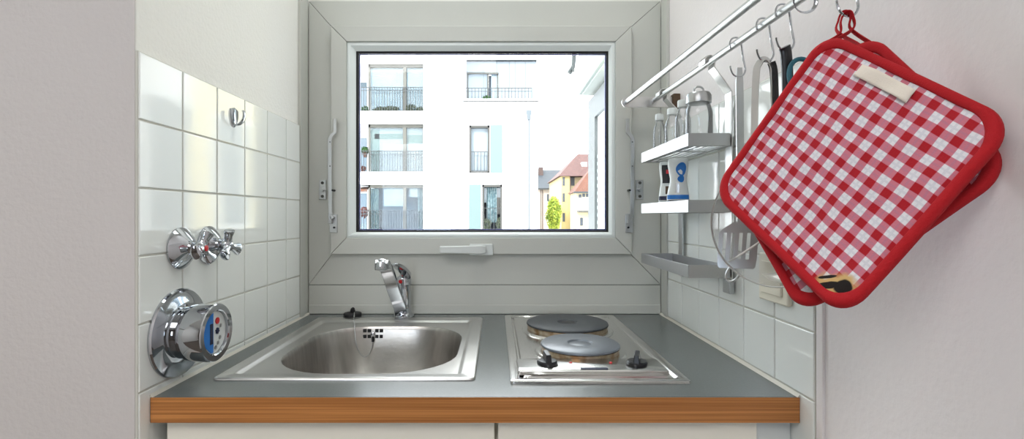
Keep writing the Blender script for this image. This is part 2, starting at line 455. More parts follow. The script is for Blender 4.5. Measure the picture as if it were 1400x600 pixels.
# ---------------------------------------------------------------- base cabinet and worktop
yF = .75
cab = thing('base_cabinet', (0,1.05,0), 'cream base cabinet with two plain doors under the grey worktop', 'cabinet')
zc = CT-.0392
cb = MB(); cb.box((-.5,.786,.08),(.462,1.38,.66)); cb.box((-.5,.83,0),(.462,1.3,.08)); cb.box((-.5,.786,.66),(-.484,1.38,zc)); cb.box((.446,.786,.66),(.462,1.38,zc)); cb.box((-.484,.786,.66),(.446,.798,zc)); cb.box((-.484,1.364,.66),(.446,1.38,zc))
obj('body', cb, M['cab'], cab, bevel=.001)
for xa, xb in ((P(228,0,.765).x, P(676.2,0,.765).x), (P(681,0,.765).x, P(1035,0,.765).x)):
    obj('door', box((xa,.765,.10),(xb,.784,zc-.003)), M['cab'], cab, bevel=.0015)
obj('filler_panel', box((P(1036.5,0,.765).x,.772,.0),(.466,.785,zc)), M['white_pl'], cab, bevel=.001)
obj('filler_panel', box((XL+.001,.80,.0),(-.502,.82,zc)), M['white_pl'], cab, bevel=.001)
# sink and hob footprints
SX0, SX1, SY0, SY1 = -.482, -.035, .8255, 1.324
HX0, HX1, HY0, HY1 = .024, .325, .809, 1.350
wt = thing('worktop', (0,1.05,zc), 'dark grey laminate worktop with an orange wood front edge running wall to wall', 'worktop')
hcut = [(SX0+.02,SX1-.02,SY0+.02,SY1-.02),(HX0+.02,HX1-.02,HY0+.02,HY1-.02)]
# slab with real cut-outs
def slab(mb, x0,x1,y0,y1,z0,z1,hs):
    tmp = MB(); holes(tmp, x0,x1,y0,y1,hs,-z1,-z0)
    bmesh.ops.transform(tmp.bm, matrix=Matrix(((1,0,0,0),(0,0,1,0),(0,-1,0,0),(0,0,0,1))), verts=tmp.bm.verts[:])
    return tmp
obj('surface', slab(None, XL+.0004, XR-.0004, yF+.0015, 1.3855, zc, CT, hcut), M['counter'], wt)
obj('front_edge', box((XL+.0008,yF,zc),(XR-.0008,yF+.0014,CT-.0006)), M['wood'], wt)
for s, x in ((1, XL), (-1, XR)):
    mb = MB(); mb.hexa([V((x,yF,CT)),V((x+s*.0045,yF,CT)),V((x,yF,CT+.005))], [V((x,1.385,CT)),V((x+s*.0045,1.385,CT)),V((x,1.385,CT+.005))])
    obj('sealant_joint', mb, M['sealant'], wt)

# ---------------------------------------------------------------- sink
sk = thing('kitchen_sink', ((SX0+SX1)/2, (SY0+SY1)/2, CT), 'brushed steel inset sink with one rounded bowl, let into the left of the worktop', 'sink')
BX0, BX1, BY0, BY1 = -.4275, -.080, .874, 1.246
def L3(x0,x1,y0,y1,r,z): return [V((x,y,z)) for x,y in rrect(x0,x1,y0,y1,r)]
z = CT
ls = []
def ins(d, r, zz): ls.append(L3(SX0+d,SX1-d,SY0+d,SY1-d,r,zz))
ins(0,.010,z+.0004); ins(.0005,.010,z+.0030); ins(.003,.009,z+.0046); ins(.007,.008,z+.0040); ins(.010,.008,z+.0034)
GX0,GX1,GY0,GY1 = -.459,-.062,.853,1.290
ls.append(L3(GX0-.004,GX1+.004,GY0-.002,GY1+.004,.012,z+.0034))
ls.append(L3(GX0+.001,GX1-.001,GY0,GY1-.001,.010,z+.0022)); ls.append(L3(GX0+.005,GX1-.005,GY0+.003,GY1-.005,.010,z-.0022))
ls.append(L3(GX0+.008,GX1-.008,GY0+.005,GY1-.008,.012,z-.0026))
deck = MB(); 
lip = [L3(BX0-.006,BX1+.006,BY0-.005,BY1+.006,.135,z-.0026), L3(BX0-.002,BX1+.002,BY0-.002,BY1+.002,.130,z-.0032)]
bowl = [L3(BX0,BX1,BY0,BY1,.128,z-.006), L3(BX0+.002,BX1-.002,BY0+.002,BY1-.002,.125,z-.014), L3(BX0+.008,BX1-.008,BY0+.008,BY1-.008,.118,z-.07),
        L3(BX0+.013,BX1-.013,BY0+.013,BY1-.013,.112,z-.115), L3(BX0+.022,BX1-.022,BY0+.022,BY1-.022,.105,z-.138), L3(BX0+.04,BX1-.04,BY0+.04,BY1-.04,.09,z-.148),
        L3(BX0+.08,BX1-.08,BY0+.08,BY1-.08,.07,z-.152), L3(BX0+.14,BX1-.14,BY0+.15,BY1-.15,.03,z-.154)]
# angles of rounded loops differ in radius, vertex pairing keeps order
deck.loops(ls+lip, False, False)
obj('drainer_rim', deck, M['steel'], sk, smooth=True, angle=50)
bw = MB(); bw.loops([lip[1]]+bowl, False, True)
bo = obj('bowl', bw, M['basin'], sk, smooth=True, angle=60)
dr = MB(); dr.lathe([(.034,0),(.034,.002),(.030,.003),(.024,.001),(.0,.0005)], ((BX0+BX1)/2,(BY0+BY1)/2,z-.1535), n=28)
obj('drain', dr, M['chrome'], bo, smooth=True)
# overflow grid: 2 rows of 4 square holes on the back wall of the bowl
yW = BY1-.0068
def wallpt(px, py):  # on the slightly sloping back wall of the bowl
    Y = BY1-.0045
    X = (px-CX)/F*1.2425; t = max(0, (BX0+.128)-X)
    return P(px, py, BY1-.0035-(.128-math.sqrt(.128**2-t*t)))
sp = MB()
for py in (452, 459.8):
    for px in (498.7, 505, 515.3, 521.2):
        p = wallpt(px, py); sp.box((p.x-.0042,p.y-.0012,p.z-.0042),(p.x+.0042,p.y+.004,p.z+.0042))
obj('overflow_holes', sp, M['gasket'], bo, kind=None)
p = wallpt(510, 456.5)+V((0,-.001,0))
obj('overflow_screw', MB().lathe([(.0062,0),(.0062,.0025),(.004,.004),(.0,.0045)], p+V((0,.0005,0)), (0,-1,0), 18), M['chrome'], bo, smooth=True)
# plug and chain
pg = thing('sink_plug', P(482,433,1.345), 'black rubber sink plug with ball chain, lying behind the sink bowl', 'plug')
o = P(482,433,1.342); o.z = CT
mb = MB(); mb.lathe([(.022,0),(.0235,.003),(.0245,.010),(.023,.0125),(.008,.014),(.0,.0145)], o, n=24)
obj('stopper', mb, M['rubber'], pg, smooth=True)
mb = MB(); mb.sweep([o+V((0,0,.012)), o+V((0,0,.018)), o+V((.002,0,.022))], [(.006,.003),(.0065,.003),(.007,.0035)], n=10, up=(1,0,0)); mb.sphere(o+V((.001,0,.0225)), .0052)
obj('pull_tab', mb, M['rubber'], pg, smooth=True)
chp = [P(484.5,427,1.342), P(484.3,431,1.328), P(484,437.5,1.285)]
chp[1].z = CT+.0125; chp[2].z = CT+.0058
chp += [P(484.6,441.5,1.233), P(485.5,457,1.221), P(487.2,470,1.216), P(491,481,1.217), P(497,487.6,1.221), P(503.5,485,1.225), P(508,476,1.230), P(509.8,466,1.2345), P(510,459,1.2375)]
path = spline(chp, 12)
mb = MB(); mb.sweep(path, .0011, n=6)
d = 0; last = path[0]
for q in path[1:]:
    d += (q-last).length; last = q
    if d > .0042: mb.sphere(q, .0019, 6); d = 0
obj('chain', mb, M['alu'], pg, smooth=True)
q = P(509.6,467,1.2335); obj('chain_link', MB().cyl(q, q+V((0,0,.012)), .0032, n=10), M['gasket'], pg)

# ---------------------------------------------------------------- tap
o = V((P(550.5,430,1.352).x, 1.352, CT))
tp = thing('mixer_tap', o, 'chrome single lever mixer tap standing behind the sink bowl', 'tap')
mb = MB(); mb.lathe([(.0275,0),(.0285,.002),(.0275,.006),(.0235,.009),(.0215,.014),(.0200,.03),(.0198,.07),(.0198,.088)], o+V((.003,0,0)), n=36)
mb.lathe([(.0205,.0885),(.0205,.104),(.018,.110),(.010,.114),(0,.115)], o+V((.003,0,0)), n=36)
body = obj('tap_body', mb, M['chrome'], tp, smooth=True)
q = P(547.5,385,1.331); obj('temperature_dot', MB().lathe([(.0052,0),(.0052,.0012),(.0,.002)], q+V((0,.001,0)), (-.05,-1,0), 16), M['reddot'], body, label='red round temperature marker')
sp_ = spline([o+V((-.002,-.012,.012)), P(546,417,1.312), P(537.5,394,1.27), P(531,374,1.235), P(526.5,364,1.215), P(522.5,361,1.195), P(521,365,1.18)], 5)
rd = []
for i in range(len(sp_)):
    t = i/(len(sp_)-1); rd.append((.0165-.003*t+(.002 if t>.8 else 0), .008+.003*t))
mb = MB(); mb.sweep(sp_, rd, n=4, up=(1,0.2,0))
spo = obj('spout', mb, M['chrome'], tp, bevel=.006, seg=4)
q = sp_[-1]; obj('spout_head', MB().sphere(q+V((0,.012,.006)), .0155, 20, (1.0,1.0,.85)), M['chrome'], spo, smooth=True)
obj('aerator', MB().lathe([(.0125,-.006),(.0135,.0),(.0135,.010),(.011,.011),(.0,.011)], q+V((0,.002,.004)), (0,-.25,-1), 24), M['chrome'], spo, smooth=True)
lv = spline([o+V((.003,.004,.108)), P(556,376,1.33), P(549,367.5,1.295), P(541,362.5,1.26), P(537,362,1.25)], 4)
mb = MB(); n_ = len(lv)
mb.sweep(lv, [(.0135-.005*i/n_, .007-.004*i/n_) for i in range(n_)], n=4, up=(1,0,0))
obj('lever', mb, M['chrome'], tp, bevel=.003, seg=3)

# ---------------------------------------------------------------- hob
hb = thing('electric_hob', ((HX0+HX1)/2, (HY0+HY1)/2, CT), 'steel domino hob with two solid electric plates, let into the right of the worktop', 'hob')
z = CT
def H(d, r, zz, df=0): return L3(HX0+d,HX1-d,HY0+d+df,HY1-d,r,zz)
mb = MB()
mb.loops([H(0,.006,z+.0003),H(.0005,.006,z+.0042),H(.003,.006,z+.0056),H(.008,.006,z+.0052),H(.016,.006,z+.0050),H(.019,.007,z+.0012),H(.022,.008,z+.0012),H(.0245,.008,z+.0046),H(.032,.01,z+.0046)], False, True)
top = obj('hob_plate', mb, M['steel_hob'], hb, smooth=True, angle=50)
# control panel: raised step along the front
pa = P(709,506,.842); pb = P(914,506,.842)
mb = MB(); zt = CZ-.2657
def L4(x0,x1,y0,y1,r,zz): return [V((x,y,zz)) for x,y in rrect(x0,x1,y0,y1,r)]
mb.loops([L4(pa.x-.002,pb.x+.002,.840,.918,.004,z+.0048),L4(pa.x-.001,pb.x+.001,.840,.912,.004,zt-.002),L4(pa.x+.001,pb.x-.001,.843,.908,.005,zt)], False, True)
cp = obj('control_panel', mb, M['steel_hob'], hb, smooth=True, angle=50)
a = P(794,505.3,.845); b = P(830,501.5,.852)
obj('name_strip', box((a.x,.8435,zt),(b.x,.852,zt+.0012)), M['navy'], cp)
for px in (780,835):
    q = P(px,496,.883); q.z = zt
    obj('indicator_mark', MB().lathe([(.0028,0),(.0028,.001),(.0,.0016)], q, n=12), M['reddot'], cp)
for px, py, yy in ((748,497,.878),(871,498,.876)):
    q = P(px,py,yy); q.z = zt
    mb = MB(); mb.lathe([(.018,.0),(.0185,.002),(.0185,.004),(.0165,.0062),(.0,.0068)], q, n=28)
    kn = obj('knob', mb, M['black'], cp, smooth=True)
    mb = MB()
    ang = .12 if px < 800 else -.35
    R = Matrix.Translation(q) @ Matrix.Rotation(ang, 4, 'Z')
    mb.hexa([R@V((-.0055,-.0175,.004)),R@V((.0055,-.0175,.004)),R@V((.0055,.0175,.004)),R@V((-.0055,.0175,.004))],
            [R@V((-.0042,-.014,.019)),R@V((.0042,-.014,.019)),R@V((.0042,.014,.021)),R@V((-.0042,.014,.021))])
    obj('knob_grip', mb, M['black'], kn, bevel=.0015)
def burner(cx, cy, r, m, dent, dentmat):
    zt2 = CZ-.254
    base = MB(); base.lathe([(r+.012,z+.0046-z),(r+.009,.0085),(r+.003,.0098),(r-.004,.0088)], (cx,cy,z), n=64, cap0=False, cap1=False)
    w_ = obj('burner_well', base, M['steel_hob'], hb, smooth=True)
    rg = MB(); rg.lathe([(r-.004,.006),(r-.0025,.010),(r-.0015,.0175),(r-.0005,.0185),(r-.012,.0188)], (cx,cy,z), n=64)
    pl = MB(); h = zt2-z
    pl.lathe([(r-.003,.0185),(r,h-.005),(r-.001,h-.002),(r-.005,h),(dent+.004,h-.0003),(dent,h-.0005),(dent-.003,h-.0035),(0,h-.0035)], (cx,cy,z), n=72)
    p_ = obj('hotplate', pl, m, hb, smooth=True, angle=30)
    obj('plate_ring', rg, M['rustring'], p_, smooth=True)
    if dentmat: obj('plate_centre', MB().lathe([(dent-.004,h-.0034),(dent-.006,h-.0026),(0,h-.0022)], (cx,cy,z), n=40), dentmat, p_, smooth=True)
burner(.1716,1.176,.0975,M['castrear'],.024,M['black'])
burner(.169,.981,.079,M['castfront'],.026,M['castfront'])

# ---------------------------------------------------------------- shut-off valves, meter, hook on the left tiles
def valve(cy, cz, phase, label):
    o = V((XL, cy, cz))
    t = thing('shutoff_valve', o, label, 'valve', 'shut-off valves on the tiled wall')
    mb = MB()
    mb.lathe([(.0350,0),(.0352,.003),(.0330,.006),(.022,.015),(.0135,.021),(.0125,.024)], o, (1,0,0), 48)
    mb.lathe([(.009,.018),(.009,.028)], o, (1,0,0), 20)
    obj('escutcheon', mb, M['chrome'], t, smooth=True, angle=30)
    mb = MB(); c = o+V((.034,0,0))
    mb.lathe([(.0075,-.012),(.0105,-.006),(.0125,0),(.0115,.006),(.007,.0095),(.0,.0105)], c, (1,0,0), 24)
    for k in range(3):
        a = phase+k*2*PI/3; d_ = V((0.30, math.cos(a), math.sin(a))).normalized()
        mb.sweep([c+d_*.003, c+d_*.011, c+d_*.018, c+d_*.0255, c+d_*.029, c+d_*.0300], [(.0105,.0105),(.0075,.0075),(.0068,.0085),(.0082,.0120),(.0078,.0118),(.006,.0095)], n=14, up=(1,0,0))
    hd = obj('handle', mb, M['chrome'], t, smooth=True, angle=50)
    obj('handle_cap', MB().lathe([(.0052,0),(.005,.0012),(.0,.0018)], c+V((.0098,0,0)), (1,0,0), 16), M['reddot'] if phase < 1.5 else M['chrome'], hd, smooth=True)
    return t
valve(.822, CZ-.0545, 1.25, 'chrome three-armed shut-off valve with a red cap, nearer the room')
valve(.902, CZ-.0540, 1.75, 'chrome three-armed shut-off valve without a red cap, nearer the window')
o = V((XL, .817, CZ-.195))
mt = thing('water_meter', o, 'round chrome water meter with blue and white dial on the wall below the valves', 'water meter')
mb = MB(); mb.lathe([(.0732,0),(.0735,.003),(.0715,.0055),(.064,.0062),(.052,.010),(.0475,.012)], o, (1,0,0), 72)
obj('flange', mb, M['chrome'], mt, smooth=True, angle=30)
mb = MB(); mb.lathe([(.0425,.008),(.0425,.022),(.0460,.026),(.0475,.040),(.0480,.060),(.0478,.064),(.0465,.0655),(.0375,.0655),(.0358,.064),(.0355,.0595),(.0,.059)], o, (1,0,0), 64)
hs_ = obj('housing', mb, M['chrome'], mt, smooth=True, angle=30)
mb = MB(); mb.lathe([(.035,.0592),(.035,.0602),(.0,.0604)], o, (1,0,0), 48)
dl = obj('dial', mb, M['white_pl'], hs_)
f = V((XL+.0606, .817, CZ-.195))
def plate(name, y0, y1, z0, z1, m, dx=.0012): obj(name, box((f.x,f.y+y0,f.z+z0),(f.x+dx,f.y+y1,f.z+z1)), m, dl)
obj('dial_band', MB().loops([[V((f.x,f.y+y,f.z+zz_)) for y,zz_ in ((-.033,-.006),(-.026,-.020),(-.010,-.033),(-.004,-.033),(-.004,.033),(-.014,.030),(-.027,.018),(-.033,.006))],
     [V((f.x+.0008,f.y+y,f.z+zz_)) for y,zz_ in ((-.033,-.006),(-.026,-.020),(-.010,-.033),(-.004,-.033),(-.004,.033),(-.014,.030),(-.027,.018),(-.033,.006))]]), M['blue'], dl, label='blue printed half of the dial')
plate('counter_window', -.014, -.006, -.018, .016, M['navy'])
obj('red_dial', MB().lathe([(.0055,0),(.0055,.0012),(0,.0014)], f+V((0,.008,.018)), (1,0,0), 20), M['reddot'], dl)
obj('flow_star', MB().lathe([(.0050,0),(.0050,.0012),(0,.0014)], f+V((0,.008,.001)), (1,0,0), 20, star=lambda a,h: 1+.2*math.cos(6*a)), M['navy'], dl)
for dy, dz in ((.016,-.012),(.010,-.020),(.018,.008),(.0035,-.026)):
    obj('scale_ring', MB().lathe([(.0034,0),(.0034,.0008),(0,.0009)], f+V((0,dy,dz)), (1,0,0), 14), M['alu'], dl)
# adhesive towel hook
o = V((XL, PX(319,XL), P(0,160,PX(319,XL)).z))
mb = MB()
sh = [(-.012,.015),(0,.019),(.012,.015),(.0125,.0),(.007,-.014),(0,-.021),(-.007,-.014),(-.0125,0)]
mb.loops([[o+V((0,a,b)) for a,b in sh],[o+V((.003,a,b)) for a,b in sh],[o+V((.005,a*.8,b*.85)) for a,b in sh]])
hk = thing('adhesive_hook', o, 'small chrome shield-shaped hook stuck on the left wall tiles', 'hook')
obj('hook_base', mb, M['chrome'], hk, smooth=True, angle=40)
mb = MB(); mb.sweep(spline([o+V((.004,0,-.016)),o+V((.013,0,-.014)),o+V((.021,0,-.004)),o+V((.022,0,.008)),o+V((.020,0,.012))],5), (.006,.0022), n=10, up=(0,1,0))
obj('hook_prong', mb, M['chrome'], hk, smooth=True)

# ---------------------------------------------------------------- wall socket cover on the right tiles
ya, yb = PX(1084,XR), PX(1044,XR)
t = thing('switch_plate', (XR,(ya+yb)/2,CZ-.144), 'cream square switch plate on the right wall tiles, half hidden behind the pot holders', 'switch')
obj('cover', box((XR-.009,ya,CZ-.144),(XR,yb,CZ-.063)), M['cream_pl'], t, bevel=.003, seg=3)
obj('rocker', box((XR-.012,ya+.013,CZ-.131),(XR-.0085,yb-.013,CZ-.076)), M['cream_pl'], t, bevel=.002)

# ---------------------------------------------------------------- double wall rail
def r1x(Y): return .339+(.355-.339)*(1.264-Y)/(.579)
def r2x(Y): return .411+(.424-.411)*(1.264-Y)/(.66)
RZ1, RZ2 = CZ+.2975, CZ+.302
rl = thing('wall_rail', (XR,1.264,RZ2), 'pair of long round steel rails on a wall bracket above the right wall shelves', 'rail')
Ye = -.05
rb = .0062
obj('rail', MB().cyl((r1x(1.266),1.266,RZ1-.002),(r1x(Ye),Ye,RZ1),rb, n=24), M['alu'], rl, smooth=True)
obj('rail', MB().cyl((r2x(1.266),1.266,RZ2-.002),(r2x(Ye),Ye,RZ2),rb, n=24), M['alu'], rl, smooth=True)
for Y in (1.262, Ye):
    zc_ = RZ1-.003 if Y > 1 else RZ1
    xa = r1x(Y); pts = []
    for i in range(13): a = PI/2+PI*i/12; pts.append((xa+.0135*math.cos(a), zc_+.0135*math.sin(a)))
    pts += [(XR-.001,zc_-.0135),(XR-.001,zc_+.0135)]
    mb = MB(); mb.hexa([V((x,Y,zz_)) for x,zz_ in pts],[V((x,Y+.004,zz_)) for x,zz_ in pts])
    br = obj('bracket', mb, M['steel'], rl)
    obj('wall_mount', box((XR-.012,Y-.010,zc_-.020),(TR_,Y+.014,zc_+.020)), M['brown'] if Y > 1 else M['steel'], br, bevel=.002)
    for xq, zq in ((r1x(Y),zc_),(r2x(Y),zc_+.003)): obj('rail_cap', MB().lathe([(.0075,0),(.0075,.008)], (xq,Y+.002,zq), (0,1,0), 20), M['alu'], br, smooth=True)

# ---------------------------------------------------------------- hanging shelf rack
rk = thing('hanging_shelf_rack', (XR,1.1,CZ-.12), 'three-tier steel shelf rack hanging from the inner rail on the right wall', 'shelf')
sx0, sx1, sy0, sy1 = .3735, .4555, .948, 1.2535
for zt_, zb_ in ((.161,.136),(.0310,.0065),(-.096,-.1205)):
    tz, bz = CZ+zt_, CZ+zb_; th = .0012
    mb = MB()
    mb.box((sx0,sy0,bz),(sx0+th,sy1,tz)); mb.box((sx1-th,sy0,bz),(sx1,sy1,tz))
    mb.box((sx0+th,sy0,bz),(sx1-th,sy0+th,tz)); mb.box((sx0+th,sy1-th,bz),(sx1-th,sy1,tz))
    mb.box((sx0+th,sy0+th,bz),(sx0+.010,sy1-th,bz+.001)); mb.box((sx1-.010,sy0+th,bz),(sx1-th,sy1-th,bz+.001))
    mb.box((sx0+.010,sy0+th,bz),(sx1-.010,sy0+.010,bz+.001)); mb.box((sx0+.010,sy1-.010,bz),(sx1-.010,sy1-th,bz+.001))
    tr = obj('tray', mb, mat('rack_steel', (.46,.46,.46,1), .42, 1, bump=.1, bscale=80), rk, bevel=.0005)
    for k in range(5):
        x = sx0+.012+k*(sx1-sx0-.024)/4
        obj('wire', MB().cyl((x,sy0+.002,bz+.003),(x,sy1-.002,bz+.003),.0016, n=8), M['alu'], tr, smooth=True)
    for y in (sy0+.09, sy1-.09): obj('cross_wire', MB().cyl((sx0+.002,y,bz+.0005),(sx1-.002,y,bz+.0005),.0014, n=8), M['alu'], tr, smooth=True)
for Y in (.962, 1.212):
    rx, rz = r2x(Y), RZ2
    pts = [V((rx-.010,Y,rz-.006)),V((rx-.010,Y,rz+.003)),V((rx-.006,Y,rz+.009)),V((rx+.001,Y,rz+.0105)),V((rx+.008,Y,rz+.007)),V((rx+.0095,Y,rz)),V((rx+.008,Y,rz-.012)),
           V((sx1-.010,Y,rz-.040)),V((sx1-.002,Y,rz-.052)),V((sx1+.003,Y,rz-.060)),V((sx1+.004,Y,rz-.075)),V((sx1+.004,Y,CZ-.1)),V((sx1+.004,Y,CZ-.150))]
    mb = MB(); mb.sweep(pts, (.0011,.0135), n=4, up=None) if False else None
    # flat strap: offset the path in the x-z plane
    a_, b_ = [], []
    for i, p in enumerate(pts):
        t = (pts[min(i+1,len(pts)-1)]-pts[max(i-1,0)]).normalized(); nrm = V((t.z,0,-t.x))
        a_.append(p+nrm*.001); b_.append(p-nrm*.001)
    ls = [[p+V((0,-.0135,0)), p+V((0,.0135,0)), q+V((0,.0135,0)), q+V((0,-.0135,0))] for p, q in zip(a_, b_)]
    mb = MB(); mb.loops(ls)
    st = obj('strap', mb, M['steel'], rk)
    if Y < 1: obj('strap_foot', box((sx1-.002,Y-.014,CZ-.152),(sx1+.0075,Y+.014,CZ-.126)), M['alu'], st, bevel=.001)

# ---------------------------------------------------------------- jars on the top shelf
fl = CZ+.136+.0048
def spice(x, y, h, r, label, name='spice_bottle', group='small glass spice bottles on the top shelf'):
    t = thing(name, (x,y,fl), label, 'bottle', group)
    mb = MB(); mb.lathe([(r*.85,0),(r,.003),(r,h*.55),(r*.97,h*.62),(r*.80,h*.72),(r*.56,h*.80),(r*.52,h*.84),(r*.52,h*.88)], (x,y,fl), n=28, cap1=False)
    obj('glass_body', mb, M['bottle'], t, smooth=True, angle=50)
    mb = MB(); mb.lathe([(r*.60,h*.855),(r*.66,h*.86),(r*.66,h*.98),(r*.60,h),(0,h)], (x,y,fl), n=28)
    obj('screw_cap', mb, M['white_pl'], t, smooth=True, angle=40)
spice(.404,1.205,.110,.0155,'slim glass spice bottle with white cap on the top shelf, closest to the window')
spice(.402,1.112,.104,.0168,'slim glass spice bottle with white cap on the top shelf, middle of the three')
spice(.400,1.044,.106,.0168,'slim glass spice bottle with white cap on the top shelf, beside the wide jar')
x, y = .409,.984; r = .0265
t = thing('storage_jar', (x,y,fl), 'wide clear glass jar with a knobbed steel lid on the top shelf', 'jar')
mb = MB(); mb.lathe([(r*.9,0),(r,.003),(r,.062),(r*.97,.070),(r*.86,.080),(r*.80,.084),(r*.80,.090)], (x,y,fl), n=40, cap1=False)
obj('glass_body', mb, M['bottle'], t, smooth=True, angle=50)
mb = MB(); mb.lathe([(r*.84,.085),(r*.92,.086),(r*.92,.100),(r*.80,.106),(r*.4,.1085),(0,.109)], (x,y,fl), n=40)
ld = obj('lid', mb, M['alu'], t, smooth=True, angle=40)
mb = MB(); mb.sweep(spline([V((x-.009,y,fl+.107)),V((x-.009,y,fl+.114)),V((x-.004,y,fl+.119)),V((x+.004,y,fl+.119)),V((x+.009,y,fl+.114)),V((x+.009,y,fl+.107))],4), .002, n=8)
obj('lid_knob', mb, M['alu'], ld, smooth=True)

# ---------------------------------------------------------------- squeeze bottles on the middle shelf
def squeeze(cx, cy, rot, h, w, label, blue):
    fz = CZ+.0065+.0048; o = V((cx,cy,fz))
    t = thing('squeeze_bottle', o, label, 'bottle', 'squeeze bottles on the middle shelf')
    Rm = Matrix.Translation(o) @ Matrix.Rotation(rot, 4, 'Z')
    def sec(zf, wf, df, n=24): return [Rm@V((w/2*wf*math.cos(2*PI*i/n), w*.30*df*math.sin(2*PI*i/n), h*zf)) for i in range(n)]
    mb = MB(); mb.loops([sec(0,.84,.9),sec(.02,.88,.95),sec(.20,.90,1)], True, True)
    cp_ = obj('flip_cap', mb, M['navy'] if blue else M['white_pl'], t, smooth=True, angle=40)
    mb = MB(); mb.loops([sec(.20,.92,1),sec(.3,.90,1.0),sec(.42,.80,.95),sec(.54,.68,.9),sec(.62,.66,.9),sec(.74,.76,.9),sec(.86,.84,.8),sec(.95,.82,.6),sec(1.0,.74,.3)], True, True)
    bd_ = obj('bottle_body', mb, M['white_pl'], t, smooth=True, angle=50)
    def patch(name, z0, z1, prof, m, x0f=-.8, x1f=.8):
        # printed band that hugs the front of the bottle
        mb = MB(); n = 10; rows = []
        for j, (zf, wf, df) in enumerate(prof):
            row = []
            for i in range(n+1):
                u = x0f+(x1f-x0f)*i/n
                row.append(Rm@V((w/2*wf*u*1.0, -(w*.30*df*math.sqrt(max(0,1-u*u))+.0007), h*zf)))
            rows.append(row)
        mb.loops(rows, False, False, closed=False)
        obj(name, mb, m, bd_, smooth=True)
    if blue:
        patch('print_band', 0,0, [(.22,.92,1.01),(.30,.905,1.01)], M['blue'], -.95, .95)
        patch('print_text', 0,0, [(.34,.88,1.0),(.42,.80,.97),(.52,.70,.93)], M['alu'], -.28, .15)
        # swirl shaped blue panel near the shoulder
        mb = MB(); n=22
        for (cxu, czf, ru, rz_) in ((.30,.78,.52,.13),(.34,.60,.40,.065)):
            row = []
            for i in range(n):
                a = 2*PI*i/n; u = cxu+ru*math.cos(a); u = max(-.95,min(.97,u)); zf = czf+rz_*math.sin(a)*(1+.25*math.cos(a))
                wf = .66+(.84-.66)*max(0,min(1,(zf-.6)/.26)); df = .9
                row.append(Rm@V((w/2*wf*u, -(w*.30*df*math.sqrt(max(0,1-u*u))+.001), h*zf)))
            mb.quad(row)
        obj('blue_panel', mb, M['blue'], bd_)
    else:
        patch('print_panel', 0,0, [(.56,.68,.91),(.62,.66,.91),(.74,.76,.91),(.86,.84,.82),(.93,.82,.66)], M['label_black'], -.62, .85)
        patch('print_band', 0,0, [(.22,.92,1.01),(.30,.905,1.01)], M['navy'], -.95, .95)
        patch('print_mark', 0,0, [(.75,.79,.94),(.83,.84,.89)], M['reddot'], .05, .6)
        patch('print_text', 0,0, [(.34,.88,1.0),(.42,.80,.97),(.50,.72,.94)], M['brown'], -.05, .6)
squeeze(.401,1.150,-.38,.116,.036,'white squeeze bottle with a black printed label on the middle shelf', False)
squeeze(.407,1.090,-.38,.117,.052,'white squeeze bottle with a bright blue panel and dark cap on the middle shelf', True)

# ---------------------------------------------------------------- hooks and utensils
def shook(Y, label, flip=1, s=1.0):
    rx, rz = r2x(Y), RZ2; q = .0012
    pts = [(-.0092,-.010),(-.0096,.001),(-.006,.0078),(.001,.0096),(.0075,.0062),(.0105,-.004),(.0128,-.024),(.0165,-.042),(.0165,-.050),(.0115,-.0575),(.003,-.0588),(-.0045,-.054),(-.0085,-.045),(-.0092,-.040)]
    path = spline([V((rx+a,Y,rz+b)) for a, b in pts], 5)
    mb = MB(); mb.sweep(path, .0015, n=8)
    return obj('rail_hook', mb, M['chrome'], smooth=True, label=label, cat='hook', group='S-shaped steel hooks on the inner rail')
shook(.853, 'S-shaped steel hook holding the slotted turner on the inner rail')
shook(.769, 'S-shaped steel hook holding the steel tongs on the inner rail')
shook(.718, 'S-shaped steel hook holding the black-handled sieve on the inner rail')
shook(.594, 'S-shaped steel hook holding the red pot holders')
# loose round ring hook
c = V((r2x(.672)+.003,.672,RZ2-.001)); 
mb = MB(); mb.sweep([c+V((.0155*math.cos(a),0,.0155*math.sin(a)+.004-.0155+.006)) for a in [PI*.55+2*PI*i/30*.93 for i in range(31)]], (.0008,.0028), n=8, up=None)
obj('ring_hook', mb, M['chrome'], smooth=True, label='round steel ring hook around the inner rail beside the pot holders', cat='hook')

# slotted turner
o = P(1011,97,.853)
t = thing('slotted_turner', o, 'steel slotted turner hanging on the leftmost S-hook behind the pot holders', 'turner')
pts = [V((o.x,.853,o.z+.006)), V((o.x,.853,o.z-.02)), V((o.x+.001,.853,o.z-.12)), V((o.x,.852,CZ+.01)), V((o.x,.853,CZ-.012))]
mb = MB(); mb.sweep(pts, [(.0045,.0012),(.0065,.0014),(.0065,.0014),(.004,.002),(.005,.002)], n=4, up=(1,0,0))
obj('handle', mb, M['alu'], t, bevel=.0006)
# blade with slots
d_ = V((.93,-.36,0)).normalized(); bt = V((o.x,.853,CZ-.010)); dn = V((-.10,-.05,-1)).normalized()
mb = MB()
def bp_(u, v): return bt+d_*u+dn*v
nrm = d_.cross(dn).normalized()*.0007
def strip(pl): mb.hexa([p-nrm for p in pl],[p+nrm for p in pl])
w_, h_ = .031, .082
us = [-.031,-.024,-.0185,-.0115,-.006,.001,.0065,.0135,.019,.026,.031]
strip([bp_(-.008,0),bp_(.008,0),bp_(w_*.85,.014),bp_(-w_*.85,.014)])
strip([bp_(-w_*.85,.014),bp_(w_*.85,.014),bp_(w_,.020),bp_(-w_,.020)])
strip([bp_(-w_,.066),bp_(w_,.066),bp_(w_*.95,h_-.003),bp_(w_*.85,h_),bp_(-w_*.85,h_),bp_(-w_*.95,h_-.003)])
for k in range(0, len(us)-1, 2): strip([bp_(us[k],.020),bp_(us[k+1],.020),bp_(us[k+1],.066),bp_(us[k],.066)])
